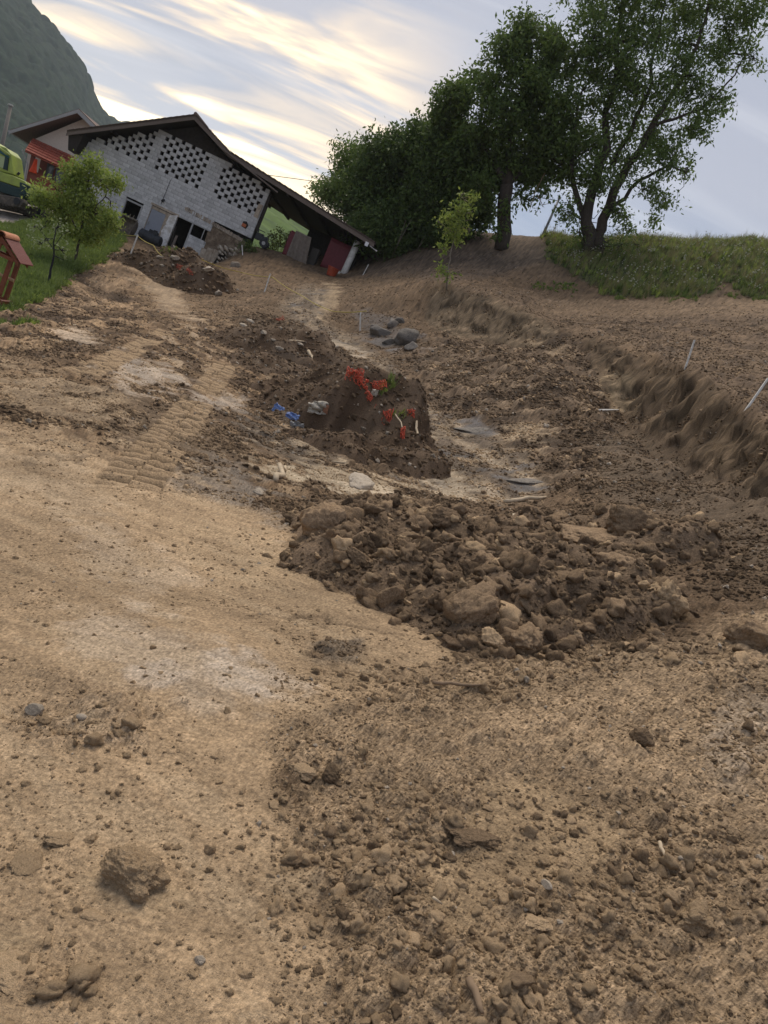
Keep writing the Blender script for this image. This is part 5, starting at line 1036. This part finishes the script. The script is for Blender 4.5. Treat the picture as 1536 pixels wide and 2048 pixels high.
def grow(name, label, poly, rng, n, smin, smax, col, nm, cat='grass', jit=8, top=None):
    th = rt.uniform(*[math.radians(a) for a in rng[0]], n); r = np.sqrt(rt.uniform(rng[1][0] ** 2, rng[1][1] ** 2, n)); x, y = r * np.sin(th), r * np.cos(th); z = G0(x, y); px, py = project(np.stack([x, y, z], 1))
    w = fbm(x, y, 1.6, 3, .5, None, 5); m = poly_sd(px + w * 14 + rt.normal(0, jit * .4, n), py + w * 8 + rt.normal(0, jit * .3, n), poly) > 0
    x, y, z, w = x[m], y[m], z[m], w[m]; k = len(x); s = rt.uniform(smin, smax, k) * (1 + .6 * np.clip(fbm(x, y, 2.0, 2, .5, None, 15), -.6, .6))
    o = scatter(name, np.stack([x, y, z - .01], 1), np.stack([rt.normal(0, .12, k), rt.normal(0, .12, k), rt.uniform(0, 6.28, k)], 1), np.stack([s * 1.2, s * 1.2, s], 1), rt.integers(0, nm, k), col)
    return tag(o, label, cat, None, 'stuff')
cl = tuft_col('lawn_shapes', [(1, 22, .16, .018, GRASSM), (2, 26, .12, .02, GRASSM), (3, 18, .20, .016, GRASSM), (4, 24, .10, .035, LEAF_L)])
grow('lawn_grass', 'short green lawn grass around the well and fruit trees', GRASS_L, ((-42, -12), (12, 48)), 62000, .7, 1.5, cl, 4)
cr_ = tuft_col('meadow_shapes', [(11, 20, .50, .022, GRASSD), (12, 26, .38, .03, GRASSM), (13, 16, .62, .018, GRASSD), (14, 22, .34, .06, LEAF_D), (15, 12, .66, .014, DRYG), (16, 14, .45, .05, LEAF_L), (17, 10, .8, .016, DRYG)])
grow('meadow_grass', 'tall wild grass and weeds on the bank at right', GRASS_R, ((-2, 44), (33, 62)), 66000, .28, .85, cr_, 7, jit=14)
for i, (px, py, w, nn) in enumerate(((1085, 575, 26, 26), (1128, 577, 34, 40), (1240, 597, 14, 16), (1375, 598, 24, 26), (1345, 592, 14, 16), (905, 552, 16, 14), (1460, 596, 14, 16), (1520, 600, 22, 26), (790, 845, 14, 8), (770, 785, 14, 10), (40, 655, 40, 30), (330, 520, 16, 12))):
    P0_ = surf_hit(px, py); k = nn; dx = rt.normal(0, w * P0_[1] / F * .4, (k, 2)); x, y = P0_[0] + dx[:, 0], P0_[1] + dx[:, 1]; s = rt.uniform(.5, 1.1, k)
    o = scatter('grass_patch', np.stack([x, y, top_z(x, y) - .01], 1), np.stack([rt.normal(0, .15, k), rt.normal(0, .15, k), rt.uniform(0, 6.28, k)], 1), np.stack([s, s, s], 1), rt.integers(0, 4, k), cl); tag(o, 'small green weed patch on the bare soil', 'weeds', None, 'stuff')
tree('shrub', 'green weeds growing on the dry stone stack by the barn', barn_pt(5.4, -.9), 42.1, [([(478, 492), (478, 482)], .02, .01)], [(470, 486, 8), (482, 480, 9), (492, 488, 10), (500, 496, 9), (485, 500, 10), (510, 500, 7)], LEAF_D, size=.12, per=10, dens=3, spread=.12, seed=33, cat='weeds', depth=.3)
tree('shrub', 'light green bushes seen through the gap under the shed roof', barn_pt(4.6, 8), 51.5, [([(545, 500), (545, 470)], .03, .01)], [(560, 490, 16), (545, 475, 12), (575, 480, 14), (535, 495, 10), (560, 465, 8), (585, 500, 12), (550, 505, 14), (530, 478, 7)], LEAF_L, size=.16, per=10, dens=2.2, spread=.18, seed=35, cat='shrub')
def flower_shape():
    V = []; Fc = []
    rnd = random.Random(4)
    for i in range(7):
        a = rnd.uniform(0, 6.28); r = rnd.uniform(0, .07); c = Vector((r * math.cos(a), r * math.sin(a), rnd.uniform(.4, .62))); k = len(V); s = .03
        V += [c + Vector((-s, 0, 0)), c + Vector((0, -s, .01)), c + Vector((s, 0, 0)), c + Vector((0, s, .01)), c + Vector((0, 0, -.02)), Vector((r * .3, 0, 0))]; Fc += [(k, k + 1, k + 2, k + 3), (k, k + 4, k + 1)]
    me = bpy.data.meshes.new('flower'); me.from_pydata([tuple(v) for v in V], [], Fc); me.materials.append(mat('white_petal', (.75, .75, .68), rough=.8, var=.1)); return me
fc = bpy.data.collections.new('flower_shapes'); fc.objects.link(bpy.data.objects.new('flower_shape', flower_shape()))
grow('wild_flowers', 'white wild flowers dotted through the tall grass at right', GRASS_R, ((2, 40), (35, 46)), 1700, .6, 1.2, fc, 1, 'flowers')
grow('clover_flowers', 'tiny white flowers in the left lawn', GRASS_L, ((-40, -14), (14, 40)), 900, .18, .35, fc, 1, 'flowers')

# ------------------------------------------------------------------ mountain and far hills
def dir_of(px, py): d = ray(px, py); h = math.hypot(d[0], d[1]); return math.atan2(d[0], d[1]), d[2] / h
def hill(name, label, ridge, r0, r1, z0, m, bump=5.0, wl=14.0, nth=420, nr=150, pw=1.0):
    A = sorted(dir_of(*p) for p in ridge); ta = np.array([a for a, _ in A]); tz = np.array([b for _, b in A]); th = np.linspace(ta[0], ta[-1], nth); t = np.concatenate([np.linspace(0, 1, nr), 1 + np.linspace(.02, .35, 12)])
    T, Tt = np.meshgrid(th, t); top = np.interp(T, ta, tz) * r1; R = r0 + (r1 - r0) * Tt; x, y = R * np.sin(T), R * np.cos(T)
    up = np.where(Tt <= 1, Tt ** pw, 1 - (Tt - 1) * 1.2); z = z0 + (top - z0) * up + pn(x / 120, y / 120, 3) * 22 * np.sin(np.clip(Tt, 0, 1) * 3.14)
    d, v = worley(x.ravel(), y.ravel(), wl, 4); bb = (np.sqrt(np.clip(1 - (d / .75) ** 2, 0, 1)) * (.6 + .6 * v)).reshape(x.shape) * bump + fbm(x, y, 40, 3, .5, None, 6) * bump * 1.2
    o = mesh_np(name, np.stack([x, y, z + bb], -1).reshape(-1, 3), quads(len(t), nth), m, smooth=True); return tag(o, label, None, None, 'structure')
FORM = mat('forest_slope', (.014, .027, .017), rough=.95, var=.45, scale=.09, col2=(.024, .040, .022), detail=8, spec=.05); MEAD = mat('far_meadow', (.10, .15, .045), rough=.95, var=.25, scale=.05, col2=(.06, .095, .035), spec=.05)
hill('mountain', 'steep forested mountain at the upper left', [(-420, -260), (-200, -190), (0, -90), (62, 0), (105, 45), (150, 112), (178, 165), (200, 215), (228, 243), (260, 262)], 420, 900, -30, FORM, 4, 9, 560, 230)
hill('hills', 'distant lower forested ridge beyond the mountain foot', [(-400, 100), (100, 215), (228, 238), (290, 262), (345, 300), (450, 360)], 980, 1150, -40, FORM, 4, 14, 200, 60)
hill('hills', 'green hillside seen under the shed roof', [(380, 330), (470, 380), (530, 408), (600, 445), (700, 500), (800, 560)], 120, 320, -6, MEAD, 2.0, 16, 160, 60)

# ------------------------------------------------------------------ stakes, tape, poles and wire
STAKE = mat('white_stake', (.72, .71, .68), rough=.7, var=.12, scale=10, col2=(.55, .53, .49)); TAPE = mat('yellow_tape', (.42, .33, .07), rough=.6, var=.2)
def stake(b, t, label, w=.018, hit=True):
    B = surf_hit(*b); T = at(t[0], t[1], B[1]); d = Vector(T - B); o = MB(); n = Vector((0, 0, 0)) - d.normalized() * .15
    q = d.to_track_quat('Z', 'Y').to_matrix(); h = d.length
    o.box((-w, -w * .7, -.15), (w, w * .7, h)); o.v = [tuple(q @ Vector(v)) for v in o.v]; ob = o.build('stake', STAKE); ob.location = B; return tag(ob, label, 'stake')
stake((262, 506), (276, 469), 'white stake before the barn door and black tank', .03); stake((529, 584), (541, 547), 'white stake on the bare slope below the dry stone stack', .028); stake((719, 664), (721, 625), 'white stake standing in the upper gully beside boulders', .028)
stake((725, 552), (737, 529), 'white stake right of the shed column', .022); stake((1367, 743), (1389, 680), 'white stake on the crest of the right-hand cut bank', .024); stake((1491, 822), (1536, 757), 'white stake leaning at the right edge on the cut bank', .024); stake((485, 511), (484, 490), 'grey stake before the dry stone stack', .028)
def fallen(a, b, w, label, m, cat='stick', name='stick', lift=.02):
    A, B_ = surf_hit(*a), surf_hit(*b); A[2] += lift; B_[2] += lift; o = MB(); p = wob(A, B_, 5, 0 if name == 'stake' else .035, random.Random(int(a[0]))); o.tube(p, [w, w * 1.1, w, w * .95, w * .8, w * .5], 7); ob = o.build(name, m, smooth=True); return tag(ob, label, cat)
STICK = mat('bleached_wood', (.46, .37, .26), rough=.85, var=.25, scale=6, stretch=(1, 1, 1)); STICKD = mat('brown_wood', (.22, .155, .10), rough=.9, var=.25, scale=6)
fallen((1190, 834), (1234, 827), .022, 'white stake lying flat on the cut face', STAKE, 'stake', 'stake'); fallen((1006, 1007), (1090, 998), .03, 'thick bleached stick lying on top of the rubble heap', STICK); fallen((545, 975), (568, 938), .03, 'splintered pale wood left of the gully mouth', STICK)
fallen((570, 692), (606, 688), .03, 'curved pale branch on the upper soil heap', STICK); fallen((615, 706), (622, 722), .045, 'short light board end standing out of the upper heap', STICK); fallen((1310, 688), (1275, 694), .04, 'weathered stick on the plateau beyond the bank', STICKD); fallen((1390, 842), (1412, 850), .035, 'dark root sticking from the right-hand cut', STICKD)
fallen((1492, 905), (1520, 925), .02, 'thin root at the right edge of the cut', STICKD); fallen((860, 1375), (955, 1382), .008, 'long thin twig across the slope below the rubble heap', STICKD); fallen((920, 1990), (945, 2060), .009, 'split piece of wood at the bottom edge', STICKD); fallen((1310, 1700), (1318, 1735), .006, 'small bent root in the soil at right', STICK); fallen((850, 1826), (876, 1822), .004, 'straw stalk on the smooth clay edge', STICK)
fallen((1020, 1050), (1034, 1028), .012, 'short pale twig below the bleached stick', STICK); fallen((780, 845), (815, 875), .012, 'grey twig among the lower netting', STICK); fallen((823, 862), (832, 884), .02, 'pale curved root at the foot of the netting heap', STICK); fallen((727, 862), (744, 862), .02, 'bone-pale bent root low on the netting heap', STICK); fallen((590, 757), (625, 772), .010, 'thin twig on the upper netting heap', STICK); fallen((0, 652), (150, 655), .03, 'long pale pole lying on the dark soil at left', STICK); fallen((690, 930), (662, 925), .01, 'thin stalk near the pale clay', STICK)
for i, (a, b, c) in enumerate((((850, 470), (835, 500), (800, 515)), ((812, 440), (795, 490), (775, 532)), ((822, 440), (800, 480), (790, 500)), ((845, 485), (820, 520), (803, 522)), ((978, 525), (975, 535), (983, 548)))):
    o = MB().tube([at(*a, 42.0), at(*b, 41.6), at(*c, 41.2)], [.012, .018, .008], 6).build('root', mat('dark_root', (.085, .065, .05), rough=.9, var=.2), smooth=True); tag(o, ('hanging root under the thicket, nearest the sapling', 'longest hanging root under the thicket', 'short root beside the longest hanging root', 'low bent root under the thicket', 'dead forked twig on the bank below the ivy-clad tree')[i], 'root')
def rope(pts, r, label, m, name='tape', cat='tape'):
    P = [Vector(surf_hit(p[0], p[1])) + Vector((0, 0, p[2])) for p in pts]; Q = []
    for a, b in zip(P[:-1], P[1:]): Q += [a.lerp(b, i / 5) - Vector((0, 0, .05 * math.sin(i / 5 * 3.14))) for i in range(5)]
    Q.append(P[-1]); return tag(MB().tube(Q, r, 5).build(name, m), label, cat)
rope([(240, 470, .1), (268, 490, .45), (300, 510, .3), (320, 520, .1)], .018, 'yellow tape running from the bucket past the first stake', TAPE); rope([(395, 540, .3), (470, 560, .4), (537, 575, .5), (600, 605, .25), (660, 632, .15), (719, 655, .6)], .016, 'yellow tape strung from the barn heap to the gully stake', TAPE)
POLE = mat('grey_pole', (.20, .18, .16), rough=.85, var=.15, scale=4); POLEM = mat('steel_pole', (.30, .30, .32), rough=.5, var=.1)
def pole(b, t, Y, r, label, m, drop=2.0):
    B, T = at(*b, Y), at(*t, Y); d = Vector(B - T).normalized(); e = empty('utility_pole', B, 0, label, 'pole'); MB().tube([d * drop, Vector(T - B)], [r * 1.15, r * .8], 10).build('shaft', m, e, smooth=True); MB().tube([Vector(T - B) - d * .12, Vector(T - B) - d * .02], r * 1.3, 8).build('cap', WHITEP, e); return T
pole((2, 300), (21, 212), 62, .17, 'leaning grey pole before the mountain above the excavator', POLE, 4); T = pole((1084, 474), (1118, 398), 50, .09, 'thin leaning steel pole between the two big trees', POLEM, 1.0)
W0 = at(1118, 402, 50); W1 = at(1030, 386, 51); W2 = at(640, 364, 56); W3 = at(535, 350, 54); pts = []
for a, b in ((W0, W1), (W1, W2), (W2, W3)): pts += [tuple(a + (b - a) * i / 8) for i in range(8)]
tag(MB().tube(pts + [tuple(W3)], .022, 5).build('power_line', BLACKM), 'thin dark cable from the steel pole behind the trees to the shed roof', 'cable')
for i, (a, b, c) in enumerate((((1090, 345), (1070, 385), (1058, 425)), ((1075, 390), (1085, 410), (1105, 405)))):
    tag(MB().tube([at(*a, 42), at(*b, 41.8), at(*c, 41.8)], [.03, .02, .008], 5).build('dead_branch', STICKD), ('bare branch hanging from the ivy-clad tree', 'small bare twig beside the hanging branch')[i], 'branch')

# ------------------------------------------------------------------ netting and rubbish on the heap
NET = mat('orange_netting', (.62, .11, .06), rough=.5, var=.15, scale=6); BLUE = mat('blue_plastic', (.14, .23, .52), rough=.35, var=.15, scale=4, col2=(.22, .31, .58)); GREYP = mat('grey_film', (.20, .20, .20), rough=.4, var=.2, scale=4); SACK = mat('paper_sack', (.48, .44, .37), rough=.85, var=.2, scale=4, col2=(.36, .32, .26)); SACKB = mat('brown_sack_end', (.25, .12, .07), rough=.8, var=.2)
def net(px, py, wpx, hpx, rot, label, seed, nx=12, ny=6):
    P = surf_hit(px, py); s = P[1] / F; rnd = random.Random(seed); w, h = wpx * s, hpx * s; o = MB(); c, sn = math.cos(math.radians(rot)), math.sin(math.radians(rot)); off = Vector((rnd.uniform(0, 99), rnd.uniform(0, 99), 0))
    ur, uu = Vector(_r), Vector(_u); fw = Vector(_f)
    def pt(i, j):
        a, b = (i / nx - .5) * w, (j / ny - .5) * h; n1 = mnoise.noise(Vector((i * .55, j * .55, 0)) + off); n2 = mnoise.noise(Vector((i * .55, j * .55, 9)) + off); n3 = mnoise.noise(Vector((i * .8, j * .8, 19)) + off); a += n1 * w * .10; b += n2 * h * .42
        return Vector(P) + ur * (a * c - b * sn) - uu * (a * sn + b * c) - fw * (.05 + .08 * n3)
    G_ = [[pt(i, j) for i in range(nx + 1)] for j in range(ny + 1)]
    for j in range(ny + 1): o.tube([p for p in G_[j]], .0055, 4, False)
    for i in range(nx + 1): o.tube([G_[j][i] for j in range(ny + 1)], .0045, 4, False)
    b = o.build('safety_net', NET); return tag(b, label, 'netting')
net(705, 763, 34, 26, 10, 'round bundle of orange netting at the top left of the heap', 1, 14, 9); net(728, 785, 48, 12, 62, 'strip of orange netting running down the heap from the bundle', 2, 16, 4); net(752, 776, 40, 15, -14, 'orange netting strip at the right crest of the heap', 3, 16, 5); net(762, 865, 18, 40, 12, 'hanging scrap of orange netting low on the heap', 4, 7, 13); net(808, 846, 24, 13, 5, 'small orange netting bundle at the lower right of the heap', 5, 13, 7); net(804, 872, 8, 28, 5, 'thin orange netting tail below the lower bundle', 6, 4, 12); net(556, 647, 22, 10, -15, 'faded orange netting on the upper heap', 7, 9, 5); net(357, 536, 16, 9, 15, 'scrap of orange netting on the barn heap', 8, 8, 5); net(379, 548, 16, 6, 55, 'second orange scrap right of the first on the barn heap', 9, 8, 4); net(735, 762, 6, 5, 0, 'tiny orange scrap between the upper netting pieces', 10, 4, 3); net(750, 818, 5, 12, 5, 'little orange scrap on the middle of the heap', 11, 3, 5)
def scrap(px, py, wpx, hpx, rot, m, label, seed, name='plastic_sheet', cat='plastic sheet', amp=.22, curl=.3, shape=1.0):
    P = surf_hit(px, py); s = P[1] / F; w, h = wpx * s, hpx * s; c, sn = math.cos(math.radians(rot)), math.sin(math.radians(rot)); off = Vector((seed * 7.3, seed * 3.1, 0)); ur, uu, fw = Vector(_r), Vector(_u), Vector(_f)
    def fn(a, b):
        e = 1 - .3 * abs(a - .5) * shape; x, y = (a - .5) * w, (b - .5) * h * e; n = mnoise.fractal(Vector((a * 3, b * 3, 0)) + off, 1, 2, 4); x += .12 * w * mnoise.noise(Vector((a * 4, b * 4, 5)) + off); y += .16 * h * mnoise.noise(Vector((a * 4, b * 4, 15)) + off)
        return ur * (x * c - y * sn) - uu * (x * sn + y * c) - fw * (.07 + n * amp * w + curl * w * (a - .5) ** 2)
    o = sheet(22, 16, fn, name, m); o.location = P; return tag(o, label, cat)
scrap(556, 824, 22, 20, 35, BLUE, 'crumpled blue plastic sheet lying left of the other one', 1); scrap(592, 836, 36, 14, 20, BLUE, 'larger blue plastic sheet beside the paper sack', 2); scrap(594, 856, 28, 22, 10, GREYP, 'grey translucent film hanging below the larger blue sheet', 3)
scrap(629, 834, 38, 26, 4, SACK, 'crumpled pale paper sack at the foot of the netting heap', 4, 'paper_sack', 'sack', .35, -.3); scrap(647, 832, 10, 18, 15, SACKB, 'red-brown torn scrap stuck to the paper sack', 5, 'sack_scrap', 'scrap', .1); scrap(747, 792, 12, 14, 20, SACK, 'small pale rag below the right netting strip', 6, 'rag', 'rag'); scrap(750, 838, 9, 7, 10, SACK, 'tiny pale scrap in the middle of the netting heap', 7, 'rag', 'rag')

# ------------------------------------------------------------------ evening air
hz_ = MB().box((-1200, -440, -75), (520, 1260, 200)).build('haze', None); hz_.display_type = 'WIRE'
hm = bpy.data.materials.new('haze_air'); hm.use_nodes = True; nt = hm.node_tree; nt.nodes.clear(); ho_ = N(nt, 'ShaderNodeOutputMaterial'); pv = N(nt, 'ShaderNodeVolumePrincipled')
pv.inputs['Color'].default_value = (.82, .90, 1, 1); pv.inputs['Density'].default_value = .00018; pv.inputs['Anisotropy'].default_value = .2; L(nt, pv.outputs[0], ho_.inputs['Volume'])
hz_.data.materials.append(hm); tag(hz_, 'pale evening haze filling the valley air', None, None, 'stuff')
scene.cycles.volume_bounces = 1
